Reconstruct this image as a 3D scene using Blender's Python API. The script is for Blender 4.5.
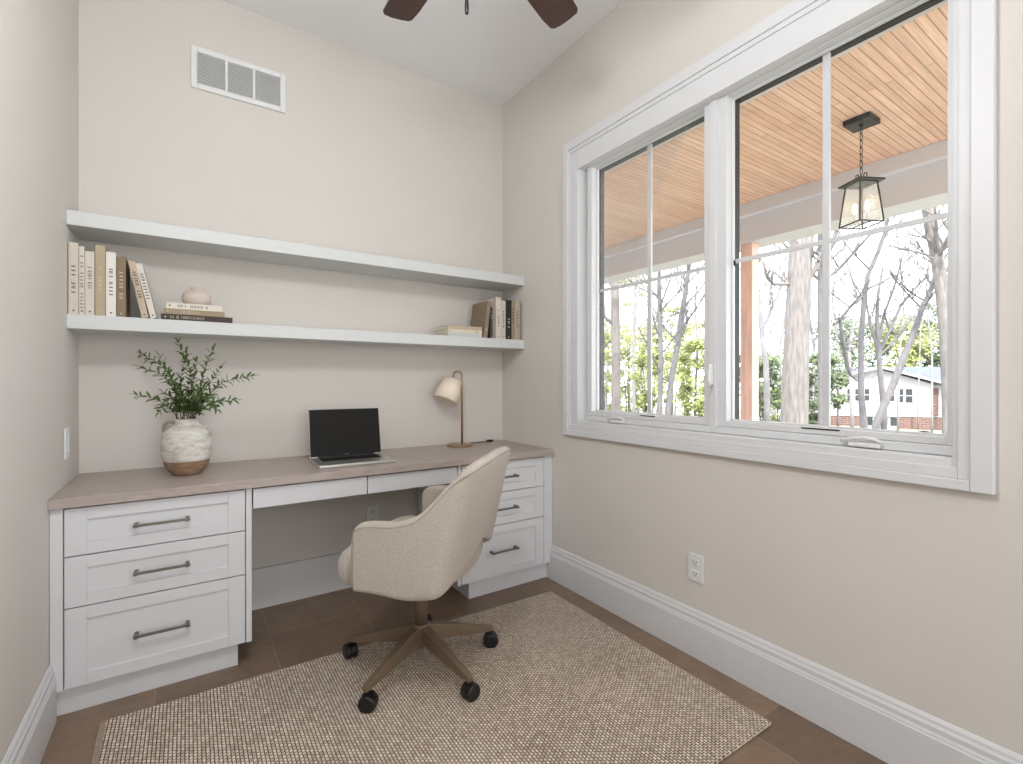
import bpy, bmesh, math, random
from mathutils import Vector, Matrix, noise
PI = math.pi
D = bpy.data
for o in list(D.objects):
    D.objects.remove(o)
S = bpy.context.scene
C = S.collection

# ------------------------------------------------------------------ camera
FPX, YAW, PIT = 483.08, 33.777, -0.092
CAM = Vector((-1.789, -2.788, 1.165))
cd = D.cameras.new('camera')
cd.sensor_fit = 'HORIZONTAL'; cd.sensor_width = 36; cd.lens = 36 * FPX / 1023
cd.clip_start = 0.03; cd.clip_end = 400
co = D.objects.new('camera', cd); C.objects.link(co)
co.location = CAM
co.rotation_euler = (math.radians(90 + PIT), 0, math.radians(-YAW))
S.camera = co
# ------------------------------------------------------------------ exposure / world / lights
S.view_settings.view_transform = 'Standard'
S.view_settings.look = 'None'
S.view_settings.gamma = 1
S.view_settings.use_curve_mapping = False
S.view_settings.exposure = 0.0
W = D.worlds.new('sky'); S.world = W; W.use_nodes = True
bg = W.node_tree.nodes['Background']
bg.inputs[0].default_value = (0.88, 0.94, 1.0, 1)
bg.inputs[1].default_value = 5.3
sl = D.lights.new('sun', 'SUN'); sl.energy = 9.5; sl.angle = math.radians(2); sl.color = (1, .95, .88)
so = D.objects.new('sun', sl); C.objects.link(so)
so.rotation_euler = Vector((0.62, 0.45, -0.95)).to_track_quat('-Z', 'Y').to_euler()


def area(name, loc, target, sx, sy, power, col):
    l = D.lights.new(name, 'AREA'); l.shape = 'RECTANGLE'; l.size = sx; l.size_y = sy
    l.energy = power; l.color = col
    o = D.objects.new(name, l); C.objects.link(o); o.location = loc
    o.rotation_euler = (Vector(target) - Vector(loc)).to_track_quat('-Z', 'Y').to_euler()
    return o


LC = (.965, .985, 1.02)
area('fill_area_rear', (-1.1, -5.0, 1.3), (-1.1, 0, 1.2), 1.9, 2.2, 41, LC)  # added soft fill from behind the camera, stands for no known fixture
fl = D.lights.new('fill_point_high', 'POINT'); fl.energy = 43; fl.shadow_soft_size = .12; fl.color = LC  # added point fill for ceiling and upper walls, no lamp known to hang here
fo = D.objects.new('fill_point_high', fl); C.objects.link(fo); fo.location = (-1.66, -2.07, 2.38)


# ------------------------------------------------------------------ materials
def lin(c):
    return tuple((x / 255 / 12.92) if x / 255 <= .04045 else ((x / 255 + .055) / 1.055) ** 2.4 for x in c) + (1,)


class NT:
    def __init__(s, name):
        s.m = D.materials.new(name); s.m.use_nodes = True; s.t = s.m.node_tree
        s.b = s.t.nodes['Principled BSDF']; s.tc = s.t.nodes.new('ShaderNodeTexCoord')

    def n(s, typ, **k):
        nd = s.t.nodes.new('ShaderNode' + typ)
        for a, v in k.items():
            if a.startswith('i_'):
                nd.inputs[a[2:].replace('_', ' ')].default_value = v
            else:
                setattr(nd, a, v)
        return nd

    def l(s, a, b):
        s.t.links.new(a, b)

    def mapping(s, scale=(1, 1, 1), rot=(0, 0, 0), loc=(0, 0, 0), out='Object'):
        m = s.n('Mapping'); m.inputs['Scale'].default_value = scale
        m.inputs['Rotation'].default_value = rot; m.inputs['Location'].default_value = loc
        s.l(s.tc.outputs[out], m.inputs[0]); return m.outputs[0]

    def bump(s, h, strength, dist=.01):
        b = s.n('Bump'); b.inputs['Strength'].default_value = strength; b.inputs['Distance'].default_value = dist
        s.l(h, b.inputs['Height']); s.l(b.outputs[0], s.b.inputs['Normal'])

    def mix(s, f, a, b, blend='MIX'):
        m = s.n('Mix', data_type='RGBA', blend_type=blend)
        for inp, v in ((m.inputs[0], f), (m.inputs[6], a), (m.inputs[7], b)):
            if isinstance(v, (int, float, tuple)):
                inp.default_value = v
            else:
                s.l(v, inp)
        return m.outputs[2]

    def ramp(s, f, stops):
        r = s.n('ValToRGB'); e = r.color_ramp.elements
        while len(e) < len(stops):
            e.new(.5)
        for i, (p, c) in enumerate(stops):
            e[i].position = p; e[i].color = c
        s.l(f, r.inputs[0]); return r.outputs[0]


def plain(name, rgb, rough=.5, metal=0, var=.05, scale=20, bump=0, bscale=60, stretch=(1, 1, 1), spec=None):
    t = NT(name)
    no = t.n('TexNoise'); no.inputs['Scale'].default_value = scale; no.inputs['Detail'].default_value = 3
    t.l(t.mapping(stretch), no.inputs['Vector'])
    c = lin(rgb); k = lambda f: tuple(min(1, x * f) for x in c[:3]) + (1,)
    t.l(t.ramp(no.outputs[0], [(.3, k(1 - var)), (.7, k(1 + var))]), t.b.inputs['Base Color'])
    t.b.inputs['Roughness'].default_value = rough; t.b.inputs['Metallic'].default_value = metal
    if spec is not None:
        t.b.inputs['Specular IOR Level'].default_value = spec
    if bump:
        n2 = t.n('TexNoise'); n2.inputs['Scale'].default_value = bscale
        t.l(t.mapping(stretch), n2.inputs['Vector']); t.bump(n2.outputs[0], bump, .004)
    return t.m


WALL = plain('wall_paint', (214, 209, 202), .85, var=.012, scale=3, bump=.12, bscale=180)
CEIL = plain('ceiling_paint', (238, 238, 239), .9, var=.01, scale=4)
TRIM = plain('trim_paint', (216, 217, 218), .42, var=.01)
CAB = plain('cabinet_paint', (216, 217, 219), .45, var=.012)
SHELF = plain('shelf_paint', (209, 211, 210), .5, var=.012)
GAP = plain('cabinet_shadow_gap', (70, 66, 62), .8)
PLASTIC = plain('white_plastic', (226, 227, 226), .35, var=.01)
SLOT = plain('dark_slot', (40, 38, 36), .6)
VENTBACK = plain('vent_dark', (168, 169, 170), .8)
NICKEL = plain('brushed_nickel', (128, 122, 114), .38, .9, var=.08, scale=40, stretch=(1, 20, 20))
BRONZE = plain('bronze_metal', (122, 104, 86), .42, .35, var=.06, scale=10)
BRASS = plain('aged_brass', (176, 146, 116), .33, .85, var=.06, scale=20)
ALU = plain('aluminium', (196, 194, 190), .36, .85, var=.02)
BLACKP = plain('black_plastic', (20, 20, 21), .4)
KEYS = plain('key_black', (22, 22, 23), .55)
SCREEN = plain('screen_glass', (30, 29, 27), .55, var=0.02, spec=.15)
BLACKF = plain('black_window_frame', (14, 14, 15), .6)
LANTERN = plain('lantern_black_metal', (52, 52, 52), .45, .5)
BLADE = plain('walnut_blade', (74, 50, 42), .45, var=.25, scale=14, stretch=(1, 14, 1))
FANM = plain('fan_dark_metal', (50, 44, 42), .35, .8)
SHADE = None


def shade_mat():
    t = NT('lamp_shade_linen')
    w = t.n('TexNoise'); w.inputs['Scale'].default_value = 300
    t.l(t.mapping(), w.inputs['Vector'])
    t.l(t.ramp(w.outputs[0], [(.3, lin((240, 224, 202))), (.7, lin((250, 238, 218)))]), t.b.inputs['Base Color'])
    t.b.inputs['Roughness'].default_value = .9
    t.bump(w.outputs[0], .15, .002)
    return t.m


SHADE = shade_mat()


def fabric(name, a, b, sc=1.0):
    t = NT(name)
    n1 = t.n('TexNoise'); n1.inputs['Scale'].default_value = 330 * sc; n1.inputs['Detail'].default_value = 2
    t.l(t.mapping((1, 1, .35)), n1.inputs['Vector'])
    n2 = t.n('TexNoise'); n2.inputs['Scale'].default_value = 330 * sc; n2.inputs['Detail'].default_value = 2
    t.l(t.mapping((.3, .3, 1.2)), n2.inputs['Vector'])
    ad = t.n('Math', operation='ADD'); t.l(n1.outputs[0], ad.inputs[0]); t.l(n2.outputs[0], ad.inputs[1])
    hf = t.n('Math', operation='MULTIPLY'); t.l(ad.outputs[0], hf.inputs[0]); hf.inputs[1].default_value = .5
    t.l(t.ramp(hf.outputs[0], [(.36, lin(a)), (.62, lin(b))]), t.b.inputs['Base Color'])
    t.b.inputs['Roughness'].default_value = .95
    t.b.inputs['Sheen Weight'].default_value = .15
    t.bump(hf.outputs[0], .25, .001)
    return t.m


LINEN = fabric('linen_upholstery', (162, 152, 141), (198, 189, 178), 2.0)
PIPING = fabric('linen_piping', (150, 139, 127), (176, 165, 152))


def floor_mat():
    t = NT('brown_stone_tile')
    b = t.n('TexBrick', offset=.5, offset_frequency=2, squash=1)
    b.inputs['Scale'].default_value = 1
    b.inputs['Brick Width'].default_value = .62; b.inputs['Row Height'].default_value = .413
    b.inputs['Mortar Size'].default_value = .0022; b.inputs['Mortar Smooth'].default_value = .3
    b.inputs['Color1'].default_value = lin((136, 114, 95)); b.inputs['Color2'].default_value = lin((114, 94, 78))
    b.inputs['Mortar'].default_value = lin((150, 129, 111))
    t.l(t.mapping(rot=(0, 0, PI / 2), loc=(5.25, 6.848, 0)), b.inputs['Vector'])
    n = t.n('TexNoise'); n.inputs['Scale'].default_value = 7; n.inputs['Detail'].default_value = 10
    n.inputs['Roughness'].default_value = .78
    t.l(t.mapping((1, 1.25, 1)), n.inputs['Vector'])
    r = t.ramp(n.outputs[0], [(.3, (.70, .69, .68, 1)), (.7, (1.28, 1.26, 1.24, 1))])
    t.l(t.mix(.9, b.outputs[0], r, 'MULTIPLY'), t.b.inputs['Base Color'])
    t.b.inputs['Roughness'].default_value = .42
    iv = t.n('Math', operation='SUBTRACT'); iv.inputs[0].default_value = 1; t.l(b.outputs['Fac'], iv.inputs[1])
    t.bump(iv.outputs[0], .4, .003)
    return t.m


def rug_mat():
    t = NT('woven_wool_rug')
    v = t.mapping(rot=(0, 0, PI / 2), loc=(6, 6, 0))
    b = t.n('TexBrick', offset=.5, offset_frequency=2, squash=1)
    b.inputs['Scale'].default_value = 1
    b.inputs['Brick Width'].default_value = .0140; b.inputs['Row Height'].default_value = .0108
    b.inputs['Mortar Size'].default_value = .0021; b.inputs['Mortar Smooth'].default_value = .7
    b.inputs['Color1'].default_value = lin((242, 231, 217)); b.inputs['Color2'].default_value = lin((204, 188, 171))
    b.inputs['Mortar'].default_value = lin((112, 96, 83))
    t.l(v, b.inputs['Vector'])
    n = t.n('TexNoise'); n.inputs['Scale'].default_value = 120; n.inputs['Detail'].default_value = 4
    t.l(t.mapping(), n.inputs['Vector'])
    r = t.ramp(n.outputs[0], [(.34, (.72, .70, .68, 1)), (.55, (1.06, 1.05, 1.04, 1))])
    c = t.mix(.85, b.outputs[0], r, 'MULTIPLY')
    n2 = t.n('TexNoise'); n2.inputs['Scale'].default_value = 2.2; n2.inputs['Detail'].default_value = 3
    t.l(t.mapping(), n2.inputs['Vector'])
    r2 = t.ramp(n2.outputs[0], [(.3, (.9, .89, .88, 1)), (.7, (1.08, 1.08, 1.08, 1))])
    t.l(t.mix(1.0, c, r2, 'MULTIPLY'), t.b.inputs['Base Color'])
    t.b.inputs['Roughness'].default_value = 1
    t.b.inputs['Specular IOR Level'].default_value = .1
    iv = t.n('Math', operation='SUBTRACT'); iv.inputs[0].default_value = 1; t.l(b.outputs['Fac'], iv.inputs[1])
    t.bump(iv.outputs[0], .8, .004)
    return t.m


def counter_mat():
    t = NT('taupe_countertop')
    n = t.n('TexNoise'); n.inputs['Scale'].default_value = 9; n.inputs['Detail'].default_value = 7
    n.inputs['Roughness'].default_value = .7
    t.l(t.mapping((1, 9, 6)), n.inputs['Vector'])
    t.l(t.ramp(n.outputs[0], [(.3, lin((158, 146, 138))), (.7, lin((186, 173, 165)))]), t.b.inputs['Base Color'])
    t.b.inputs['Roughness'].default_value = .38
    return t.m


def vase_mat():
    t = NT('mottled_stoneware')
    n = t.n('TexNoise'); n.inputs['Scale'].default_value = 16; n.inputs['Detail'].default_value = 7
    n.inputs['Roughness'].default_value = .7
    t.l(t.mapping((1, 1, 2.6)), n.inputs['Vector'])
    g = t.ramp(n.outputs[0], [(.34, lin((172, 160, 146))), (.5, lin((206, 203, 195))), (.68, lin((226, 225, 219)))])
    n2 = t.n('TexNoise'); n2.inputs['Scale'].default_value = 22
    t.l(t.mapping((1, 1, 3)), n2.inputs['Vector'])
    cl = t.ramp(n2.outputs[0], [(.35, lin((136, 108, 84))), (.65, lin((164, 138, 112)))])
    s = t.n('SeparateXYZ'); t.l(t.tc.outputs['Object'], s.inputs[0])
    f = t.n('Math', operation='GREATER_THAN'); t.l(s.outputs[2], f.inputs[0]); f.inputs[1].default_value = .064
    t.l(t.mix(f.outputs[0], cl, g), t.b.inputs['Base Color'])
    t.b.inputs['Roughness'].default_value = .7
    t.bump(n.outputs[0], .3, .004)
    return t.m


def plank_mat():
    t = NT('cedar_beadboard')
    b = t.n('TexBrick', offset=.37, offset_frequency=2, squash=1)
    b.inputs['Scale'].default_value = 1
    b.inputs['Brick Width'].default_value = 3.1; b.inputs['Row Height'].default_value = .042
    b.inputs['Mortar Size'].default_value = .0028; b.inputs['Mortar Smooth'].default_value = .4
    b.inputs['Color1'].default_value = lin((230, 194, 167)); b.inputs['Color2'].default_value = lin((216, 176, 147))
    b.inputs['Mortar'].default_value = lin((172, 132, 104))
    t.l(t.mapping(loc=(8, 12, 0)), b.inputs['Vector'])
    n = t.n('TexNoise'); n.inputs['Scale'].default_value = 7; n.inputs['Detail'].default_value = 5
    t.l(t.mapping((.6, 14, 1)), n.inputs['Vector'])
    r = t.ramp(n.outputs[0], [(.3, (.82, .80, .78, 1)), (.7, (1.15, 1.14, 1.12, 1))])
    t.l(t.mix(.9, b.outputs[0], r, 'MULTIPLY'), t.b.inputs['Base Color'])
    t.b.inputs['Roughness'].default_value = .5
    iv = t.n('Math', operation='SUBTRACT'); iv.inputs[0].default_value = 1; t.l(b.outputs['Fac'], iv.inputs[1])
    t.bump(iv.outputs[0], .6, .006)
    return t.m


def glass_mat(name, tint=(1, 1, 1, 1), ior=1.45):
    m = D.materials.new(name); m.use_nodes = True; t = m.node_tree; t.nodes.clear()
    o = t.nodes.new('ShaderNodeOutputMaterial'); mx = t.nodes.new('ShaderNodeMixShader')
    tr = t.nodes.new('ShaderNodeBsdfTransparent'); gl = t.nodes.new('ShaderNodeBsdfGlossy')
    fr = t.nodes.new('ShaderNodeFresnel'); fr.inputs[0].default_value = ior
    tr.inputs[0].default_value = tint; gl.inputs['Roughness'].default_value = .02
    k = t.nodes.new('ShaderNodeMath'); k.operation = 'MULTIPLY'; k.inputs[1].default_value = .35
    t.links.new(fr.outputs[0], k.inputs[0]); t.links.new(k.outputs[0], mx.inputs[0])
    t.links.new(tr.outputs[0], mx.inputs[1]); t.links.new(gl.outputs[0], mx.inputs[2])
    t.links.new(mx.outputs[0], o.inputs[0])
    return m


def emis(name, rgb, s):
    t = NT(name); t.b.inputs['Emission Color'].default_value = rgb + (1,)
    t.b.inputs['Emission Strength'].default_value = s
    return t.m


FLOOR = floor_mat(); RUG = rug_mat(); COUNTER = counter_mat(); VASE = vase_mat(); PLANK = plank_mat()
GLASS = glass_mat('window_glass'); LGLASS = None
CEDAR = plain('cedar_post_wood', (228, 190, 174), .6, var=.14, scale=5, stretch=(6, 6, .6))
PORCHW = plain('porch_white_paint', (208, 206, 207), .6, var=.02, scale=3)
CONC = plain('porch_concrete', (196, 192, 186), .8, var=.06, scale=4)
GRASS = plain('lawn_grass', (122, 122, 104), .95, var=.25, scale=.8)
BARK = plain('pale_bark', (114, 109, 107), .95, var=.28, scale=7, stretch=(3, 3, .5), bump=.5, bscale=12)
BARK2 = plain('grey_bark', (102, 99, 102), .95, var=.2, scale=9, stretch=(3, 3, .5))
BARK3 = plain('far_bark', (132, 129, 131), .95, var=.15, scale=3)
LEAFY = plain('spring_leaf', (142, 148, 92), .8, var=.25, scale=1.5)
LEAFG = plain('evergreen_leaf', (96, 108, 78), .8, var=.25, scale=1.5)
SIDING = plain('white_siding', (176, 174, 177), .7, var=.02, scale=1, stretch=(1, 1, 12))
ROOFM = plain('grey_shingle', (84, 90, 102), .9, var=.08, scale=3)
HWIN = plain('house_window_pane', (46, 50, 54), .3, var=.2, scale=2)


def brick_mat():
    t = NT('red_brick')
    b = t.n('TexBrick'); b.inputs['Scale'].default_value = 1
    b.inputs['Brick Width'].default_value = .5; b.inputs['Row Height'].default_value = .17
    b.inputs['Mortar Size'].default_value = .02
    b.inputs['Color1'].default_value = lin((110, 78, 70)); b.inputs['Color2'].default_value = lin((96, 66, 60))
    b.inputs['Mortar'].default_value = lin((126, 118, 112))
    t.l(t.mapping(rot=(PI / 2, 0, 0)), b.inputs['Vector'])
    t.l(b.outputs[0], t.b.inputs['Base Color']); t.b.inputs['Roughness'].default_value = .9
    return t.m


BRICK = brick_mat()
OLIVE = plain('olive_leaf', (80, 104, 52), .55, var=.3, scale=30)
STEM = plain('olive_stem', (96, 88, 58), .7)


# ------------------------------------------------------------------ mesh helpers
def bx(bm, x0, x1, y0, y1, z0, z1, M=None):
    r = bmesh.ops.create_cube(bm, size=1)
    T = Matrix.Translation(((x0 + x1) / 2, (y0 + y1) / 2, (z0 + z1) / 2)) @ Matrix.Diagonal((abs(x1 - x0), abs(y1 - y0), abs(z1 - z0), 1))
    bmesh.ops.transform(bm, matrix=(M @ T) if M else T, verts=r['verts'])


def lathe(bm, prof, seg=32, M=None, cap=True):
    rings = []
    for (r, z) in prof:
        ring = []
        for i in range(seg):
            a = 2 * PI * i / seg
            p = Vector((r * math.cos(a), r * math.sin(a), z))
            ring.append(bm.verts.new(M @ p if M else p))
        rings.append(ring)
    for a, b in zip(rings[:-1], rings[1:]):
        for i in range(seg):
            bm.faces.new((a[i], a[(i + 1) % seg], b[(i + 1) % seg], b[i]))
    if cap:
        bm.faces.new(list(reversed(rings[0]))); bm.faces.new(rings[-1])


def tube(bm, pts, radii, seg=8, cap=True):
    pts = [Vector(p) for p in pts]
    if isinstance(radii, (int, float)):
        radii = [radii] * len(pts)
    up = None; rings = []
    for i, p in enumerate(pts):
        d = (pts[min(i + 1, len(pts) - 1)] - pts[max(i - 1, 0)]).normalized()
        if up is None:
            up = d.orthogonal().normalized()
        else:
            up = (up - d * up.dot(d))
            up = up.normalized() if up.length > 1e-6 else d.orthogonal().normalized()
        s = d.cross(up)
        rings.append([bm.verts.new(p + (up * math.cos(2 * PI * k / seg) + s * math.sin(2 * PI * k / seg)) * radii[i]) for k in range(seg)])
    for a, b in zip(rings[:-1], rings[1:]):
        for k in range(seg):
            bm.faces.new((a[k], a[(k + 1) % seg], b[(k + 1) % seg], b[k]))
    if cap:
        bm.faces.new(list(reversed(rings[0]))); bm.faces.new(rings[-1])


def prism(bm, poly, axis, a, b):
    """extrude a 2D polygon along axis 'x','y' or 'z' from a to b"""
    f = {'x': lambda p, t: (t, p[0], p[1]), 'y': lambda p, t: (p[0], t, p[1]), 'z': lambda p, t: (p[0], p[1], t)}[axis]
    A = [bm.verts.new(f(p, a)) for p in poly]; B = [bm.verts.new(f(p, b)) for p in poly]
    n = len(poly)
    for i in range(n):
        bm.faces.new((A[i], A[(i + 1) % n], B[(i + 1) % n], B[i]))
    bm.faces.new(list(reversed(A))); bm.faces.new(B)


def obj(name, bm, m, parent=None, bev=0, smooth=False, seg=2, sub=0, solid=0):
    bmesh.ops.recalc_face_normals(bm, faces=bm.faces)
    me = D.meshes.new(name); bm.to_mesh(me); bm.free()
    me.materials.append(m)
    if smooth or sub:
        me.shade_smooth()
    o = D.objects.new(name, me); C.objects.link(o)
    if parent:
        o.parent = parent
    if solid:
        md = o.modifiers.new('solid', 'SOLIDIFY'); md.thickness = solid; md.offset = 0
    if sub:
        md = o.modifiers.new('sub', 'SUBSURF'); md.levels = sub; md.render_levels = sub
    if bev:
        md = o.modifiers.new('bevel', 'BEVEL'); md.width = bev; md.segments = seg; md.limit_method = 'ANGLE'
        md.angle_limit = math.radians(35); md.harden_normals = False
    return o


def B(name, m, boxes, parent=None, bev=0, seg=2):
    bm = bmesh.new()
    for b in boxes:
        bx(bm, *b)
    return obj(name, bm, m, parent, bev, seg=seg)


def thing(name, label, cat, loc=(0, 0, 0), rz=0, group=None):
    o = D.objects.new(name, None); C.objects.link(o); o.location = loc; o.rotation_euler = (0, 0, rz)
    o.empty_display_size = .1
    o['label'] = label; o['category'] = cat
    if group:
        o['group'] = group
    return o


def tag(o, label, cat, group=None):
    o['label'] = label; o['category'] = cat
    if group:
        o['group'] = group
    return o


def st(o, label=None, cat=None):
    o['kind'] = 'structure'
    if label:
        o['label'] = label
    if cat:
        o['category'] = cat
    return o


def at(u, v, dep):
    """world point at forward distance dep seen at photo position (u, v)"""
    a = math.radians(YAW); b = math.radians(PIT)
    R = Vector((math.cos(a), -math.sin(a), 0)); F = Vector((math.sin(a), math.cos(a), 0)); U = Vector((0, 0, 1))
    F2 = F * math.cos(b) + U * math.sin(b); U2 = U * math.cos(b) - F * math.sin(b)
    return CAM + (F2 + R * ((u - 511.5) / FPX) - U2 * ((v - 382) / FPX)) * dep


# ------------------------------------------------------------------ room shell
RW, H, YR, T = 2.184, 3.05, -5.2, .15
WY0, WY1, WZ0, WZ1 = -2.352, -.785, .947, 2.333     # window opening
st(B('floor', FLOOR, [(-RW - T, .0, YR - T, T, -.1, 0)]), 'brown stone tile floor of the study', 'floor')
st(B('ceiling', CEIL, [(-RW - T, .2, YR - T, T, H, H + .15)]), 'flat pale ceiling', 'ceiling')
st(B('wall_back', WALL, [(-RW - T, .2, 0, T, 0, H)]), 'warm beige back wall behind the desk and shelves', 'wall')
st(B('wall_left', WALL, [(-RW - T, -RW, YR - T, 0, 0, H)]), 'beige left wall', 'wall')
st(B('wall_rear', WALL, [(-RW, 0, YR - T, YR, 0, H)]), 'beige wall behind the camera', 'wall')
st(B('wall_right', WALL, [(0, .16, YR - T, WY0 - .0, -.1, H), (0, .16, WY1, 0, -.1, H), (0, .16, WY0, WY1, -.1, WZ0), (0, .16, WY0, WY1, WZ1, H)]),
   'beige right wall with the window', 'wall')


def base_prof(t=1):
    # (distance from wall, height)
    return [(0, 0), (.019, 0), (.019, .142), (.0165, .146), (.0165, .150), (.013, .158), (.013, .172), (.009, .180), (.008, .188), (.003, .197), (0, .198)]


bm = bmesh.new()
prism(bm, [(-d, z) for d, z in base_prof()], 'y', YR, -.518)
st(obj('baseboard_right', bm, TRIM, bev=.001), 'tall white moulded baseboard along the right wall', 'baseboard')
bm = bmesh.new()
prism(bm, [(-RW + d, z) for d, z in base_prof()], 'y', YR, -.5475)
st(obj('baseboard_left', bm, TRIM, bev=.001), 'white moulded baseboard along the left wall', 'baseboard')
st(B('baseboard_back', TRIM, [(-1.572, -.628, -.019, 0, 0, .205)], None, .002), 'white baseboard under the desk', 'baseboard')

# ------------------------------------------------------------------ window
casing = thing('trim_1', 'white moulded casing framing the double window', 'trim'); casing['kind'] = 'structure'
OY0, OY1, OZ0, OZ1 = -2.437, -.675, .864, 2.50


def frame_ring(name, y0, y1, z0, z1, wl, wr, wb, wt, x0, x1, m, parent, bev=.002):
    """rectangular frame around (y0..y1,z0..z1); y1 is the side nearer the back wall"""
    return B(name, m, [(x0, x1, y0, y0 + wr, z0, z1), (x0, x1, y1 - wl, y1, z0, z1),
                       (x0, x1, y0 + wr, y1 - wl, z0, z0 + wb), (x0, x1, y0 + wr, y1 - wl, z1 - wt, z1)], parent, bev)


frame_ring('outer_band', OY0, OY1, OZ0, OZ1, .038, .048, .030, .048, -.026, 0, TRIM, casing, .003)
frame_ring('middle_band', OY0 + .048, OY1 - .038, OZ0 + .03, OZ1 - .048, .010, .026, .030, .020, -.020, 0, TRIM, casing, .002)
frame_ring('inner_band', OY0 + .070, OY1 - .046, OZ0 + .058, OZ1 - .066, .064, .017, .025, .103, -.014, 0, TRIM, casing, .002)
frame_ring('jamb_lining', WY0 - .012, WY1 + .012, WZ0 - .012, WZ1 + .012, .015, .015, .015, .015, -.004, .10, TRIM, casing, .001)

JY = (-2.349, -.788)


def sash(n, g0, g1, label):
    """casement unit with glass between y=g0..g1"""
    w = thing('window_%d' % n, label, 'window', (.03, (g0 + g1) / 2, WZ0)); w['kind'] = 'structure'
    o = w.location

    def L(b):
        return (b[0] - o.x, b[1] - o.x, b[2] - o.y, b[3] - o.y, b[4] - o.z, b[5] - o.z)
    zb, zt = 1.003, 2.326
    yl = g1 + .033; yr = g0 - .020 if n == 2 else g0 - .030
    if n == 2:
        yl = g1 + .042
    yl = min(yl, -.8025) if n == 1 else yl
    zt2 = WZ1 - .0035
    # visible sash frame
    B('sash_frame', TRIM, [L((.03, .082, g1, yl, .98, zt2)), L((.03, .082, yr, g0, .98, zt2)),
                           L((.03, .082, g0, g1, .98, zb)), L((.03, .082, g0, g1, zt, zt2))], w, .002)
    B('bottom_rail', TRIM, [L((.018, .09, yr, yl, WZ0 + .004, .979))], w, .003)
    B('bead', TRIM, [L((.066, .082, g1 - .006, g1, zb, zt)), L((.066, .082, g0, g0 + .006, zb, zt)),
                     L((.066, .082, g0, g1, zb, zb + .006)), L((.066, .082, g0, g1, zt - .005, zt))], w, .001)
    g = B('glass', GLASS, [L((.086, .088, g0, g1, zb, zt))], w)
    # dark exterior cladding seen through the glass
    B('outer_frame', BLACKF, [L((.092, .125, g1 - .0, g1 + .02, zb - .02, zt + .003)), L((.092, .125, g0 - .02, g0, zb - .02, zt + .003)),
                              L((.092, .125, g0 - .02, g1 + .02, zb - .03, zb - .004)), L((.092, .125, g0 - .02, g1 + .02, zt - .002, zt + .004))], w)
    ym = (g0 + g1) / 2 - .0
    B('muntin', TRIM, [L((.0884, .0996, ym - .012, ym + .012, zb, zt)), L((.089, .099, g0, g1, 1.652, 1.669))], w, .002)
    # lock keepers
    B('keeper', BLACKF, [L((.07, .086, g0 + .0005, g0 + .006, 1.652, 1.682))] if n == 1 else [L((.07, .086, g1 - .006, g1 - .0005, 1.638, 1.662))], w, .001)
    # small printed label strip on the sash bottom rail
    B('rail_label', SLOT, [L((.0285, .03, (-1.278 if n == 1 else -2.052), (-1.19 if n == 1 else -1.93), .9965, 1.0015))], w)
    if n == 2:
        bms = bmesh.new()
        lathe(bms, [(.001, .0075), (.010, .006), (.019, .002), (.021, -.001)], 20, Matrix.Translation((.108 - o.x, -2.255 - o.y, 1.004 - o.z)))
        obj('rubber_stop', bms, BLACKF, w, smooth=True)
    # folding crank
    yc = -1.06 if n == 1 else -2.13
    bmc = bmesh.new()
    bx(bmc, .0 - o.x, .018 - o.x, yc - .045 - o.y, yc + .045 - o.y, WZ0 + .006 - o.z, WZ0 + .022 - o.z)
    c = obj('crank_housing', bmc, PLASTIC, w, .006, seg=3)
    bmc = bmesh.new()
    pts = [(.004, yc - .05, .972), (.0, yc - .03, .983), (-.003, yc, .985), (-.002, yc + .03, .980), (.0, yc + .05, .975), (.0, yc + .062, .968)]
    tube(bmc, [(p[0] - o.x, p[1] - o.y, p[2] - o.z) for p in pts], [.004, .006, .005, .005, .006, .005], 8)
    obj('crank_handle', bmc, PLASTIC, w, smooth=True)
    return w


w1 = sash(1, -1.538, -.850, 'left casement window with white grille bars, dark edge lines and a view of young trees')
w2 = sash(2, -2.328, -1.640, 'right casement window with white grille bars, view of lantern, cedar post and house')
mu = B('mullion', TRIM, [(.022, .09, -1.599, -1.567, WZ0 + .004, WZ1 - .003)], None, .002)
mu.parent = casing
o = B('lock_lever', PLASTIC, [(-.003, .022, -1.590, -1.576, 1.15, 1.235)], None, .004); o.parent = casing
bm = bmesh.new(); tube(bm, [(.016, -1.583, 1.235), (.004, -1.584, 1.22), (-.008, -1.586, 1.17), (-.004, -1.587, 1.135)], [.004, .006, .006, .004], 8)
o = obj('lever_handle', bm, PLASTIC, casing, smooth=True)

# ------------------------------------------------------------------ wall plates, vent
def outlet(name, loc, axis, label):
    """axis: 'x' plate on the right wall facing -x, 'y' plate on the back wall facing -y"""
    t = thing(name, label, 'outlet', loc, 0 if axis == 'y' else -PI / 2)
    B('cover_plate', PLASTIC, [(-.036, .036, -.006, 0, -.059, .059)], t, .003)
    for s in (-1, 1):
        r = B('socket', PLASTIC, [(-.016, .016, -.009, -.006, s * .024 - .013, s * .024 + .013)], t, .004)
        B('slot', SLOT, [(-.008, -.006, -.0095, -.008, s * .024 - .004, s * .024 + .006), (.006, .008, -.0095, -.008, s * .024 - .004, s * .024 + .006),
                         (-.002, .002, -.0095, -.008, s * .024 - .010, s * .024 - .006)], r)
    return t


outlet('wall_outlet', (0, -1.522, .375), 'x', 'white double power outlet low on the right wall under the window')
outlet('wall_outlet', (-.898, 0, .385), 'y', 'white power outlet on the wall under the desk, behind the chair')
sw = thing('light_switch', 'white switch plate on the left wall just above the countertop', 'switch', (-RW, -.272, .925), PI / 2)
B('cover_plate', PLASTIC, [(-.036, .036, -.006, 0, -.059, .059)], sw, .003)
B('rocker', PLASTIC, [(-.016, .016, -.010, -.006, -.033, .033)], sw, .002)

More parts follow.
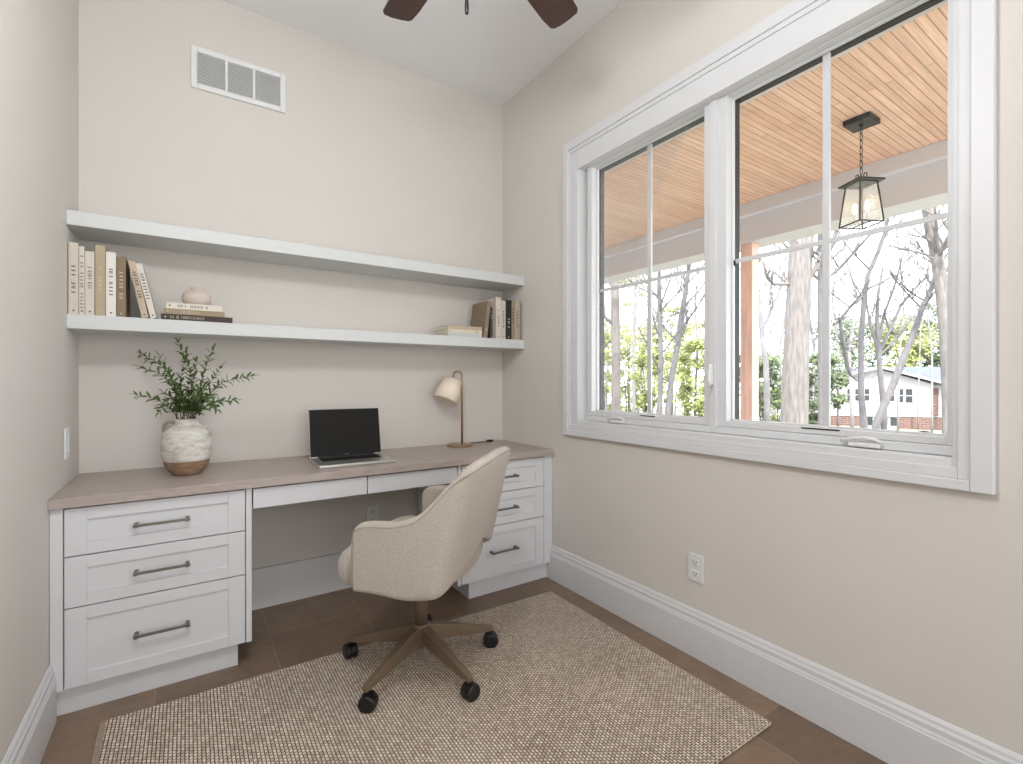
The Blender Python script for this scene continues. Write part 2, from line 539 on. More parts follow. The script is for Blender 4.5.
vt = thing('wall_vent', 'white three panel return air grille high on the back wall', 'vent', (-1.570, 0, 2.678))
hw, hh = .208, .101
bars = [(-hw, -hw + .026, -.012, 0, -hh, hh), (hw - .026, hw, -.012, 0, -hh, hh), (-hw + .026, hw - .026, -.012, 0, -hh, -hh + .026), (-hw + .026, hw - .026, -.012, 0, hh - .026, hh)]
B('frame', PLASTIC, bars, vt, .003)
iw = (2 * hw - .052)
for k in (1, 2):
    xx = -hw + .026 + iw * k / 3
    B('divider', PLASTIC, [(xx - .006, xx + .006, -.011, 0, -hh + .026, hh - .026)], vt, .001)
B('backing', VENTBACK, [(-hw + .02, hw - .02, -.002, -.0005, -hh + .02, hh - .02)], vt)
bm = bmesh.new()
for i in range(17):
    z = -hh + .031 + i * .0087
    for k in range(3):
        xa = -hw + .026 + iw * k / 3 + (.006 if k else 0); xb = -hw + .026 + iw * (k + 1) / 3 - (.006 if k < 2 else 0)
        M = Matrix.Translation(((xa + xb) / 2, -.006, z)) @ Matrix.Rotation(math.radians(40), 4, 'X')
        bx(bm, -(xb - xa) / 2, (xb - xa) / 2, -.004, .004, -.0012, .0012, M)
obj('louvre', bm, PLASTIC, vt)

# ------------------------------------------------------------------ shelves
tag(B('wall_shelf', SHELF, [(-RW, 0, -.257, 0, 1.778, 1.836)], bev=.002), 'upper empty white floating shelf across the back wall', 'shelf', 'floating shelves')
tag(B('wall_shelf', SHELF, [(-RW, 0, -.257, 0, 1.372, 1.429)], bev=.002), 'lower white floating shelf holding the books', 'shelf', 'floating shelves')

# ------------------------------------------------------------------ cabinets and desk
YF = -.547


def drawer(parent, x0, x1, z0, z1, hx, sx=.059, sz=.043):
    """shaker drawer front with bar pull"""
    bm = bmesh.new()
    bx(bm, x0, x0 + sx, YF, YF + .02, z0, z1); bx(bm, x1 - sx, x1, YF, YF + .02, z0, z1)
    bx(bm, x0 + sx, x1 - sx, YF, YF + .02, z0, z0 + sz); bx(bm, x0 + sx, x1 - sx, YF, YF + .02, z1 - sz, z1)
    d = obj('drawer', bm, CAB, parent, .0012)
    bm = bmesh.new(); bx(bm, x0 + sx - .002, x1 - sx + .002, YF + .007, YF + .018, z0 + sz - .002, z1 - sz + .002)
    obj('recessed_panel', bm, CAB, d)
    if hx is not None:
        zc = (z0 + z1) / 2
        bm = bmesh.new()
        bx(bm, hx - .0865, hx + .0865, YF - .032, YF - .023, zc - .0045, zc + .0045)
        for s in (-1, 1):
            bx(bm, hx + s * .078 - .006, hx + s * .078 + .006, YF - .0345, YF + .007, zc - .006, zc + .006)
        obj('handle', bm, NICKEL, d, .0012)
    return d


def cabinet(xa, xb, dx0, dx1, filler, panel, toe, hx, label):
    t = thing('drawer_cabinet', label, 'cabinet', (0, 0, 0), group='desk drawer cabinets')
    B('body', CAB, [(xa + .001, xb - .001, -.525, -.02, .097, .7285)], t)
    B('shadow_gap', GAP, [(dx0 - .002, dx1 + .002, -.5262, -.5252, .1, .7285)], t)
    B('filler_strip', CAB, [(filler[0], filler[1], YF, -.5265, .097, .7285)], t, .0015)
    B('end_panel', CAB, [(panel[0], panel[1], YF, -.5265, .097, .7285)], t, .0015)
    B('toe_kick', CAB, [(toe[0], toe[1], -.516, -.03, 0, .0965)], t, .001)
    drawer(t, dx0, dx1, .557, .722, hx)
    drawer(t, dx0, dx1, .378, .553, hx)
    drawer(t, dx0, dx1, .099, .374, hx)
    return t


cabinet(-RW, -1.573, -2.1455, -1.5975, (-RW + .001, -2.149), (-1.594, -1.573), (-RW + .001, -1.621), -1.870,
        'white three drawer cabinet at the left end of the desk')
cabinet(-.626, 0, -.601, -.064, (-.0605, -.001), (-.626, -.605), (-.544, -.001), -.344,
        'white three drawer cabinet at the right end of the desk, behind the chair')
pd = thing('pencil_drawer_unit', 'shallow white apron with two slim drawers under the countertop centre', 'drawer unit')
B('body', CAB, [(-1.5705, -.629, -.525, -.08, .648, .7285)], pd)
B('shadow_gap', GAP, [(-1.57, -.628, -.5262, -.5252, .650, .7285)], pd)
for a, b in ((-1.568, -1.098), (-1.094, -.630)):
    B('drawer', CAB, [(a, b, YF, -.5265, .640, .7215)], pd, .0015)
tag(B('countertop', COUNTER, [(-RW + .0005, -.0005, -.567, -.0005, .729, .764)], bev=.002), 'long taupe countertop spanning both cabinets along the back wall', 'countertop')

# ------------------------------------------------------------------ rug
bm = bmesh.new()
prism(bm, [(-2.023, -.652), (-.133, -.700), (-.149, -1.921), (-2.000, -1.905)], 'z', .0005, .012)
rug = tag(obj('area_rug', bm, RUG, bev=.004), 'beige chunky woven rug under the desk chair', 'rug')
bm = bmesh.new()
prism(bm, [(-2.040, -.652), (-2.022, -.652), (-2.000, -1.905), (-2.018, -1.905)], 'z', .0005, .010)
obj('bound_edge', bm, plain('rug_binding', (160, 141, 122), .95, var=.1, scale=60), rug, .002)

# ------------------------------------------------------------------ office chair
CH = thing('office_chair', 'cream linen swivel desk chair with wraparound arms on a bronze five star base', 'chair', (-1.001, -.945, .006), math.radians(133))


def smooth(t):
    t = max(0, min(1, t)); return t * t * (3 - 2 * t)


def interp(tab, x):
    """smooth (catmull-rom) table lookup"""
    if x <= tab[0][0]:
        return tab[0][1]
    for i in range(len(tab) - 1):
        if x <= tab[i + 1][0]:
            (xa, a), (xb, b) = tab[i], tab[i + 1]
            ma = (b - tab[max(i - 1, 0)][1]) / (xb - tab[max(i - 1, 0)][0])
            nx = tab[min(i + 2, len(tab) - 1)]
            mb = (nx[1] - a) / (nx[0] - xa)
            h_ = xb - xa; t_ = (x - xa) / h_
            return (2 * t_ ** 3 - 3 * t_ ** 2 + 1) * a + (t_ ** 3 - 2 * t_ ** 2 + t_) * h_ * ma + (-2 * t_ ** 3 + 3 * t_ ** 2) * b + (t_ ** 3 - t_ ** 2) * h_ * mb
    return tab[-1][1]


# plan of the shell, half of it, from the arm front to the back centre
HWD, XF, XB, XC = .297, .122, -.226, -.160
dense = [(XF + (XC - XF) * i / 40, HWD) for i in range(40)]
for i in range(161):
    a = PI / 2 * (1 - i / 160); n_ = 2.7
    dense.append((XC - (XC - XB) * max(0, math.cos(a)) ** (2 / n_), HWD * max(0, math.sin(a)) ** (2 / n_)))
cum = [0]
for p, q in zip(dense[:-1], dense[1:]):
    cum.append(cum[-1] + math.hypot(q[0] - p[0], q[1] - p[1]))
TOT = cum[-1]


def plan(s_):
    for i in range(len(cum) - 1):
        if cum[i + 1] >= s_:
            t_ = (s_ - cum[i]) / max(1e-9, cum[i + 1] - cum[i])
            return (dense[i][0] + (dense[i + 1][0] - dense[i][0]) * t_, dense[i][1] + (dense[i + 1][1] - dense[i][1]) * t_)
    return dense[-1]


ZT = [(0, .622), (.012, .648), (.035, .664), (.08, .670), (.14, .672), (.185, .679), (.225, .700), (.250, .742), (.275, .800), (.303, .848), (.34, .868), (.42, .883), (TOT, .892)]
NU, NV = 92, 14
bm = bmesh.new(); grid = []; toprow = []
for i in range(NU + 1):
    m_ = 2 * i / NU
    s_ = min(m_, 2 - m_) * TOT
    sgn = 1 if m_ <= 1 else -1
    x, y = plan(s_)
    zt = interp(ZT, s_)
    zb = .420 - .014 * math.exp(-((s_ - .2) / .09) ** 2)
    if s_ > .292:
        zb = max(zb, .412 + .128 * (1 - y / HWD) ** .8)
    wt = smooth((s_ - .17) / .14)
    col = []
    for j in range(NV + 1):
        z = zb + (zt - zb) * j / NV
        k = max(0, z - .46)
        xx = x - .23 * k * wt
        yy = sgn * y * (1 - .25 * k * wt) * (1 - .10 * max(0, .48 - z))
        col.append(bm.verts.new((xx, yy, z)))
    grid.append(col); toprow.append(col[-1].co.copy())
for i in range(NU):
    for j in range(NV):
        bm.faces.new((grid[i][j], grid[i + 1][j], grid[i + 1][j + 1], grid[i][j + 1]))
outline = [g[0].co.copy() for g in grid]
frontA = [v.co.copy() for v in grid[0]]; frontB = [v.co.copy() for v in grid[-1]]
shell = obj('back_shell', bm, LINEN, CH, sub=1, solid=.046)
# piping along the outer rim
bm = bmesh.new()
rim = []
for i, p in enumerate(toprow):
    a = toprow[max(i - 1, 0)]; b = toprow[min(i + 1, NU)]
    t_ = (b - a); nrm = Vector((t_.y, -t_.x, 0))
    nrm = nrm.normalized() if nrm.length > 1e-6 else Vector((0, 0, 0))
    if nrm.dot(Vector((p.x + .05, p.y, 0))) < 0:
        nrm = -nrm
    rim.append(p + nrm * .0228 + Vector((0, 0, -.016)))
tube(bm, rim[1:-1], .0020, 6)
obj('piping', bm, PIPING, shell, smooth=True)
for fr in (frontA, frontB):
    bm = bmesh.new(); sg = 1 if fr[0].y > 0 else -1
    tube(bm, [Vector((p.x - .002, p.y + sg * .021, p.z)) for p in fr[1:-1]], .0020, 6)
    obj('piping', bm, PIPING, shell, smooth=True)


def cushion(name, xr, xf, hy, z0, z1, parent, crown=.010, n=7, N=96, nr=5):
    bm = bmesh.new(); rings = []
    cx_, hx_ = (xr + xf) / 2, (xf - xr) / 2
    prof = [(.0, 0), (.80, 0), (.93, .06), (.985, .22), (1, .5), (.985, .80), (.93, .95), (.80, 1.0), (.4, 1.06), (0, 1.08)]
    for r, hz in prof:
        z = z0 + (z1 - z0) * min(hz, 1) + crown * max(0, hz - 1) / .08
        if r == 0:
            rings.append([bm.verts.new((cx_, 0, z))]); continue
        ring = []
        for i in range(N):
            a = 2 * PI * i / N; c, s_ = math.cos(a), math.sin(a)
            ex = n if c > 0 else 3.0
            px__ = cx_ + hx_ * r * math.copysign(abs(c) ** (2 / ex), c)
            wide = 1 + .085 * smooth((px__ - .135) / .02)
            ring.append(bm.verts.new((px__, hy * wide * r * math.copysign(abs(s_) ** (2 / ex), s_), z)))
        rings.append(ring)
    for a, b in zip(rings[:-1], rings[1:]):
        for i in range(N):
            if len(a) == 1:
                bm.faces.new((a[0], b[(i + 1) % N], b[i]))
            elif len(b) == 1:
                bm.faces.new((a[i], a[(i + 1) % N], b[0]))
            else:
                bm.faces.new((a[i], a[(i + 1) % N], b[(i + 1) % N], b[i]))
    return obj(name, bm, LINEN, parent, sub=1)


cushion('seat', -.236, .232, .270, .408, .540, CH)
bm = bmesh.new(); bx(bm, -.10, .10, -.09, .09, .375, .408); bx(bm, -.05, .05, -.05, .05, .355, .376)
obj('seat_mechanism', bm, BRONZE, CH, .006)
bm = bmesh.new(); lathe(bm, [(.0255, .17), (.0255, .36)], 28)
obj('gas_column', bm, BRONZE, CH, smooth=True)
bm = bmesh.new(); lathe(bm, [(.018, .078), (.024, .082), (.026, .10), (.034, .108), (.036, .168), (.030, .176)], 28)
obj('hub', bm, BRONZE, CH, .002)
for k in range(5):
    a = math.radians(-7 + 72 * k - 133)
    M = Matrix.Rotation(a, 4, 'Z')
    leg = None
    bm = bmesh.new()
    # tapered arm : sections along radius
    secs = [(.026, .021, .108, .170), (.12, .020, .095, .148), (.22, .0165, .081, .118), (.302, .0135, .072, .094), (.318, .012, .072, .090)]
    rings = []
    for r, w_, z0, z1 in secs:
        rings.append([bm.verts.new(M @ Vector(p)) for p in ((r, -w_, z0), (r, w_, z0), (r, w_ * .82, z1), (r, -w_ * .82, z1))])
    for p, q in zip(rings[:-1], rings[1:]):
        for i in range(4):
            bm.faces.new((p[i], p[(i + 1) % 4], q[(i + 1) % 4], q[i]))
    bm.faces.new(rings[0]); bm.faces.new(list(reversed(rings[-1])))
    leg = obj('base_arm', bm, BRONZE, CH, .003)
    # caster
    ca = D.objects.new('caster', None)
    cs = Matrix.Translation(M @ Vector((.306, 0, 0)))
    sw_ = Matrix.Rotation(math.radians([20, 75, 140, 10, 60][k]), 4, 'Z')
    bm = bmesh.new()
    MM = cs @ sw_
    for s_ in (-1, 1):
        W_ = MM @ Matrix.Translation((-.006, s_ * .0135, .0310)) @ Matrix.Rotation(PI / 2, 4, 'X')
        lathe(bm, [(.012, -.0115), (.026, -.0115), (.0310, -.007), (.0310, .007), (.026, .0115), (.012, .0115)], 24, W_)
    cst = obj('caster', bm, BLACKP, CH, smooth=False, bev=.0015)
    bm = bmesh.new()
    lathe(bm, [(.0075, .045), (.0075, .074)], 14, MM)
    # hood
    bmh = []
    for i in range(9):
        an = PI * i / 8
        bmh.append((-.006 + .0335 * math.cos(an), .0310 + .0335 * math.sin(an)))
    inner = [(-.006 + .0305 * math.cos(PI * i / 8), .0310 + .0305 * math.sin(PI * i / 8)) for i in range(8, -1, -1)]
    poly = bmh + inner
    A_ = [bm.verts.new(MM @ Vector((p[0], -.004, p[1]))) for p in poly]; B_ = [bm.verts.new(MM @ Vector((p[0], .004, p[1]))) for p in poly]
    for i in range(len(poly)):
        bm.faces.new((A_[i], A_[(i + 1) % len(poly)], B_[(i + 1) % len(poly)], B_[i]))
    obj('caster_stem', bm, BLACKP, cst)
    D.objects.remove(ca)

# ------------------------------------------------------------------ laptop
lp = thing('laptop', 'open silver laptop with a dark screen on the desk', 'laptop', (-1.112, -.360, .764), math.radians(-2.2))
B('base', ALU, [(-.179, .179, -.124, .124, .0006, .0155)], lp, .004, 3)
B('keyboard_well', KEYS, [(-.142, .142, -.012, .100, .0155, .0158)], lp)
bm = bmesh.new()
for r in range(6):
    for c_ in range(14):
        w_ = .284 / 14
        bx(bm, -.142 + c_ * w_ + .0012, -.142 + (c_ + 1) * w_ - .0012, -.011 + r * .0183 + .0012, -.011 + (r + 1) * .0183 - .0012, .0158, .0172)
o = obj('keys', bm, KEYS, lp)
B('trackpad', plain('trackpad_silver', (176, 175, 172), .3, .7), [(-.078, .078, -.114, -.022, .0155, .0157)], lp)
B('hinge', BLACKP, [(-.140, .140, .116, .1235, .0155, .021)], lp, .001)
lid = D.objects.new('lid', None)
M = Matrix.Translation((0, .1215, .0165)) @ Matrix.Rotation(math.radians(-12), 4, 'X')
bm = bmesh.new(); bx(bm, -.179, .179, .0, .006, 0, .246, M)
l_ = obj('lid', bm, ALU, lp, .0025, seg=3)
bm = bmesh.new(); bx(bm, -.1765, .1765, -.0008, .0002, .004, .2435, M)
obj('screen', bm, SCREEN, l_)
bm = bmesh.new(); bx(bm, -.012, .012, -.0012, -.0009, .0085, .0115, M)
obj('screen_mark', bm, plain('grey_mark', (120, 120, 120), .5), l_)
D.objects.remove(lid)

# ------------------------------------------------------------------ desk lamp
la = thing('desk_lamp', 'brass gooseneck desk lamp with a tilted cream shade, unlit', 'lamp', (-.395, -.125, .764))
bm = bmesh.new(); lathe(bm, [(.078, 0), (.080, .002), (.080, .010), (.076, .013), (.02, .014)], 48)
obj('lamp_base', bm, BRASS, la, smooth=False, bev=.001)
px_, py_ = .014, -.006
R_ = Vector((.831, -.556, 0)); F_ = Vector((.556, .831, 0))
sh_top = Vector((-.440 + .395, -.117 + .125, 1.183 - .764))
bm = bmesh.new()
pts = [Vector((px_, py_, .013)), Vector((px_, py_, .40))]
topc = Vector((px_, py_, .435)); ctr = topc - R_ * .027
for i in range(0, 11):
    a = PI * i / 10
    pts.append(ctr + R_ * .027 * math.cos(a) + Vector((0, 0, .027 * math.sin(a))))
pts.append(ctr - R_ * .027 + Vector((0, 0, -.025)))
tube(bm, pts, .0065, 12)
obj('pole', bm, BRASS, la, smooth=True)
ax = (R_ * -.045 + Vector((0, 0, -.135)) + F_ * -.045).normalized()
q = Vector((0, 0, -1)).rotation_difference(ax).to_matrix().to_4x4()
M = Matrix.Translation(ctr - R_ * .030 + Vector((0, 0, -.028))) @ q
bm = bmesh.new(); lathe(bm, [(.0575, 0), (.0785, -.138)], 48, M, cap=False)
sh = obj('lamp_shade', bm, SHADE, la, smooth=True, solid=.002)
bm = bmesh.new(); lathe(bm, [(.0585, -.001), (.0585, -.003)], 40, M)
obj('shade_top', bm, SHADE, sh)
bm = bmesh.new(); lathe(bm, [(.0125, .008), (.0150, 0), (.0150, -.05), (.012, -.055)], 20, M)
obj('bulb_socket', bm, BRASS, sh)
bm = bmesh.new(); lathe(bm, [(.010, -.05), (.022, -.07), (.027, -.088), (.022, -.105), (.008, -.113)], 20, M)
obj('bulb', bm, PLASTIC, sh, smooth=True)
bm = bmesh.new()
cpts = [(.07, .03, .006), (.10, .055, .004), (.14, .065, .003), (.19, .075, .003), (.235, .075, .003), (.27, .078, .004), (.30, .095, .003), (.32, .115, .003)]
tube(bm, cpts, .0022, 6)
cord = obj('cord', bm, BLACKP, la, smooth=True)
bm = bmesh.new(); bx(bm, .245, .285, .066, .088, .0, .014)
obj('cord_switch', bm, BLACKP, cord, .004)

# ------------------------------------------------------------------ vase and foliage
vs = thing('stoneware_jug', 'mottled off white stoneware jug with one handle and bare clay base, holding greenery', 'vase', (-1.794, -.273, .764))
prof = [(.046, 0), (.053, .004), (.068, .020), (.081, .045), (.0905, .080), (.0940, .118), (.0930, .155), (.086, .182), (.070, .202), (.050, .210), (.0430, .216),
        (.0415, .228), (.0445, .237), (.0440, .240), (.0385, .237), (.0370, .222), (.0370, .208), (.05, .195)]
bm = bmesh.new(); lathe(bm, prof, 56, cap=False)
r0 = [v for v in bm.verts if abs(v.co.z) < 1e-6]
bmesh.ops.contextual_create(bm, geom=r0)
bod = obj('jug_body', bm, VASE, vs, smooth=True)
bm = bmesh.new()
hd = -R_
hp = []
for r, z in ((.036, .212), (.058, .224), (.080, .226), (.0965, .214), (.1020, .194), (.0985, .172), (.088, .160)):
    hp.append(hd * r + Vector((0, 0, z)))
tube(bm, hp, [.0065, .0065, .0065, .0065, .0065, .0065, .007], 10)
obj('jug_handle', bm, plain('clay_handle', (176, 160, 144), .75, var=.1, scale=40), vs, smooth=True)

pl = thing('leafy_plant', 'bunch of narrow leaved green olive branches standing in the stoneware jug', 'plant', (-1.794, -.273, .764))
rnd = random.Random(5)
O = Vector((-1.794, -.273, .764))
tips = [  # (via u,v) (tip u,v) tip depth offset, via depth offset
    ((166, 379), (139, 367), -.03), ((167, 372), (141, 354), .05), ((190, 372), (178, 343), .03), ((204, 372), (213, 349), -.04),
    ((219, 385), (253, 376), .02), ((211, 404), (236, 400), -.06), ((160, 401), (137, 395), -.04), ((193, 384), (196, 362), -.08),
    ((175, 385), (160, 357), -.07), ((172, 398), (160, 411), -.09), ((203, 398), (217, 409), -.09), ((180, 390), (186, 352), .09), ((206, 388), (222, 366), .08),
    ((182, 396), (172, 378), -.11), ((196, 396), (206, 384), -.12), ((176, 402), (163, 392), .02), ((200, 402), (212, 394), .04), ((188, 395), (190, 374), 0.0)]


def leaf(bm, p, d, n, L, w):
    d = d.normalized(); s = d.cross(n)
    s = s.normalized() if s.length > 1e-5 else d.orthogonal().normalized()
    up = s.cross(d)
    prof_ = [(0, .12), (.25, .8), (.5, 1.0), (.78, .66)]
    Lv, Rv, Mv = [], [], []
    for t_, k in prof_:
        c_ = p + d * L * t_ - up * (L * .18 * t_ * t_)
        Lv.append(bm.verts.new(c_ + s * w * k / 2 + up * w * .22 * k)); Rv.append(bm.verts.new(c_ - s * w * k / 2 + up * w * .22 * k)); Mv.append(bm.verts.new(c_))
    tip = bm.verts.new(p + d * L - up * L * .18)
    for i in range(3):
        bm.faces.new((Mv[i], Mv[i + 1], Lv[i + 1], Lv[i])); bm.faces.new((Mv[i], Rv[i], Rv[i + 1], Mv[i + 1]))
    bm.faces.new((Mv[3], tip, Lv[3])); bm.faces.new((Mv[3], Rv[3], tip))


for bi, (via, tip, off) in enumerate(tips):
    a = 2 * PI * bi / len(tips)
    P0 = Vector((.015 * math.cos(a), .015 * math.sin(a), .03))
    Pn = Vector((.028 * math.cos(a) + (tip[0] - 188) * .0003, .022 * math.sin(a), .236))
    Pv = at(via[0], via[1], 2.087 + off * .5) - O; Pt = at(tip[0], tip[1], 2.087 + off) - O
    ctrl = [P0, Pn, Pv, Pt]
    path = [P0, (P0 + Pn) / 2]
    # catmull rom from Pn to Pt
    cs_ = [P0, Pn, Pv, Pt, Pt + (Pt - Pv) * .5]
    for k in range(1, 3):
        p0, p1, p2, p3 = cs_[k - 1], cs_[k], cs_[k + 1], cs_[k + 2]
        if k == 1:
            p0 = Pn - Vector((0, 0, .06))
        for i in range(7):
            t_ = i / 7
            path.append(.5 * ((2 * p1) + (p2 - p0) * t_ + (2 * p0 - 5 * p1 + 4 * p2 - p3) * t_ * t_ + (3 * p1 - p0 - 3 * p2 + p3) * t_ ** 3))
    path.append(Pt)
    bm = bmesh.new()
    tube(bm, path, [.0022 - .0016 * i / (len(path) - 1) for i in range(len(path))], 6)
    br = obj('branch', bm, STEM, pl, smooth=True)
    bm = bmesh.new()
    seglen = [(path[i + 1] - path[i]).length for i in range(len(path) - 1)]
    total = sum(seglen[2:]); dd = .035
    k = 0
    while dd < total:
        acc = 0
        for i in range(2, len(path) - 1):
            if acc + seglen[i] >= dd:
                break
            acc += seglen[i]
        t_ = (dd - acc) / max(seglen[i], 1e-6); p = path[i].lerp(path[i + 1], min(1, t_)); dr = (path[i + 1] - path[i]).normalized()
        ang0 = k * 1.9 + rnd.uniform(-.4, .4)
        for sgn in (0, 1):
            ang = ang0 + PI * sgn
            o1 = dr.orthogonal().normalized(); o2 = dr.cross(o1)
            side = o1 * math.cos(ang) + o2 * math.sin(ang)
            d_ = (dr * rnd.uniform(.5, .9) + side * rnd.uniform(.6, .9)).normalized()
            f = 1 - .35 * dd / total
            leaf(bm, p, d_, (dr + Vector((rnd.uniform(-.3, .3), rnd.uniform(-.3, .3), .6))), rnd.uniform(.036, .050) * f, rnd.uniform(.013, .017) * f)
        dd += rnd.uniform(.014, .020); k += 1
    leaf(bm, Pt, (Pt - Pv), Vector((0, 0, 1)), .034, .009)
    obj('leaves', bm, OLIVE, br, smooth=True)

# ------------------------------------------------------------------ books
PAPER = plain('book_pages', (222, 212, 194), .9, var=.06, scale=200, stretch=(1, 1, 1))
INK = plain('dark_ink', (88, 82, 76), .7); INKL = plain('pale_ink', (196, 184, 160), .7)
cover_cache = {}


def cover(rgb):
    if rgb not in cover_cache:
        cover_cache[rgb] = plain('book_cloth_%d_%d_%d' % rgb, rgb, .75, var=.03, scale=40)
    return cover_cache[rgb]


def book(w, d, h, rgb, ink, label, loc, rx=(0, 0, 0), group=None, marks=(.3, .75, 9), seed=0, foot=True):
    """upright book: spine faces -y, thickness w along x, depth d along +y, height h; origin at lower left spine corner"""
    t = thing('book', label, 'book', loc, 0, group); t.rotation_euler = rx
    b = .0022
    B('cover', cover(rgb), [(0, b, .0005, d, 0, h), (w - b, w, .0005, d, 0, h), (0, w, 0, b, 0, h)], t, .001)
    B('pages', PAPER, [(b, w - b, b, d - .004, .003, h - .003)], t)
    r = random.Random(seed)
    boxes = []
    z = h * marks[0]; z1 = h * marks[1]; step = (z1 - z) / marks[2]
    hw_ = min(.0060, w * .26)
    for i in range(marks[2]):
        if r.random() < .85:
            g = step * .28
            kind = r.randint(0, 2)
            c = w / 2
            if kind == 0:
                boxes += [(c - hw_, c + hw_, -.0003, .0002, z, z + g)]
            elif kind == 1:
                boxes += [(c - hw_, c + hw_, -.0003, .0002, z, z + g), (c - hw_, c - hw_ + .0012, -.0003, .0002, z, z + g * 2)]
            else:
                boxes += [(c - hw_, c + hw_, -.0003, .0002, z, z + g * .8), (c - hw_, c + hw_, -.0003, .0002, z + g * 1.4, z + g * 2.2)]
        z += step
    if foot:
        boxes += [(w / 2 - .003, w / 2 + .003, -.0003, .0002, h * .045, h * .045 + .006)]
    B('spine_lettering', ink, boxes, t)
    return t


Z1 = 1.4292
BG = 'books on the lower shelf'
ups = [(-2.181, .0305, .284, (206, 197, 184), INK, 'tall pale grey beige book at the far left of the lower shelf', (.3, .72, 7)),
       (-2.149, .0165, .272, (214, 206, 193), INK, 'thin pale book second from the left wall on the lower shelf', (.1, .9, 16)),
       (-2.131, .0285, .256, (210, 202, 190), INK, 'short light beige book third from the left wall', (.35, .78, 12)),
       (-2.1005, .0320, .285, (178, 165, 138), INKL, 'tall olive beige book with pale lettering, fourth from the left wall', (.35, .72, 6)),
       (-2.067, .0320, .263, (226, 222, 213), INK, 'whitest upright book, between the olive beige and brown books', (.33, .78, 8)),
       (-2.0335, .0300, .248, (134, 117, 92), INKL, 'brown olive upright book with gold lettering, beside the leaning books', (.3, .85, 9))]
for i, (x, w_, h_, rgb, ink, lab, mk) in enumerate(ups):
    book(w_, .175, h_, rgb, ink, lab, (x, -.242, Z1), marks=mk, seed=i, group=BG)
book(.024, .175, .238, (190, 172, 152), INK, 'tan beige book leaning left against the upright row', (-1.9515, -.242, Z1 + .0003), (0, math.radians(-11.0), 0), BG, (.35, .85, 9), 21)
book(.022, .175, .232, (216, 207, 197), INK, 'pale book with dotted lettering, leaning outermost of the left row', (-1.9220, -.242, Z1 + .0003), (0, math.radians(-12.5), 0), BG, (.3, .85, 10), 22)


def flat(x0, L, y0, dpt, z, th, rgb, ink, label, marks, seed, rz=0):
    """book lying flat, spine facing the room; x0 = left end, thickness th"""
    t = book(th, dpt, L, rgb, ink, label, (x0, y0, z + th), (0, PI / 2, 0), 'books on the lower shelf', marks, seed)
    return t


flat(-1.886, .265, -.246, .19, Z1, .0255, (70, 60, 54), INKL, 'dark brown book with pale lettering at the bottom of the stack under the small pot', (.12, .60, 22), 31)
flat(-1.876, .224, -.242, .18, Z1 + .0258, .0235, (158, 143, 118), INKL, 'olive tan book in the middle of the stack under the small pot', (.28, .58, 10), 32)
flat(-1.868, .208, -.240, .175, Z1 + .0496, .0265, (222, 214, 201), INK, 'cream book on top of the left stack, carrying the small pot', (.2, .75, 18), 33)
# small pot
zp = Z1 + .0764
bm = bmesh.new()
lathe(bm, [(.036, 0), (.047, .005), (.056, .020), (.0575, .036), (.054, .052), (.041, .066), (.026, .072), (.022, .076), (.027, .084), (.025, .086), (.018, .078), (.017, .070)], 44)
tag(obj('ceramic_pot', bm, plain('blush_ceramic', (208, 194, 184), .75, var=.07, scale=12, stretch=(1, 1, 4), bump=.15), smooth=True),
    'small squat blush ceramic pot on top of the stacked books', 'pot').location = (-1.757, -.155, zp)
# right hand group
flat(-.530, .229, -.242, .185, Z1, .0215, (196, 199, 198), INKL, 'pale grey blue book at the bottom of the right hand stack', (.3, .5, 3), 41)
flat(-.530, .229, -.242, .180, Z1 + .0218, .0215, (216, 205, 186), INK, 'cream book in the middle of the right hand stack', (.8, .9, 2), 42)
flat(-.530, .229, -.240, .178, Z1 + .0436, .0215, (188, 172, 148), INKL, 'beige tan book on top of the right hand stack', (.6, .7, 1), 43)
book(.026, .185, .232, (140, 125, 104), INKL, 'brown olive book leaning right beside the right hand stack', (-.291, -.242, Z1 + .0003), (0, math.radians(7), 0), BG, (.2, .3, 1), 51, False)
book(.0165, .165, .196, (84, 72, 76), INKL, 'short dark book in the shadow behind the leaning brown book', (-.2205, -.205, Z1), (0, 0, 0), BG, (.55, .95, 4), 52)
book(.0365, .185, .258, (214, 204, 190), INK, 'thick tall pale book, tallest of the right hand group', (-.2015, -.242, Z1), (0, 0, 0), BG, (.3, .8, 8), 53)
book(.0330, .178, .242, (204, 196, 184), INK, 'cream book just left of the black book', (-.1620, -.240, Z1), (0, 0, 0), BG, (.25, .75, 10), 54)
book(.0400, .180, .249, (42, 38, 36), INKL, 'black book in the right hand group', (-.1265, -.242, Z1), (0, 0, 0), BG, (.3, .6, 3), 55)
book(.0230, .178, .250, (150, 140, 116), INK, 'olive book between the black book and the last book', (-.0845, -.241, Z1), (0, 0, 0), BG, (.35, .85, 6), 56)
book(.0400, .180, .256, (176, 166, 148), INK, 'grey beige book at the far right against the right wall', (-.0600, -.242, Z1), (0, 0, 0), BG, (.3, .75, 8), 57)

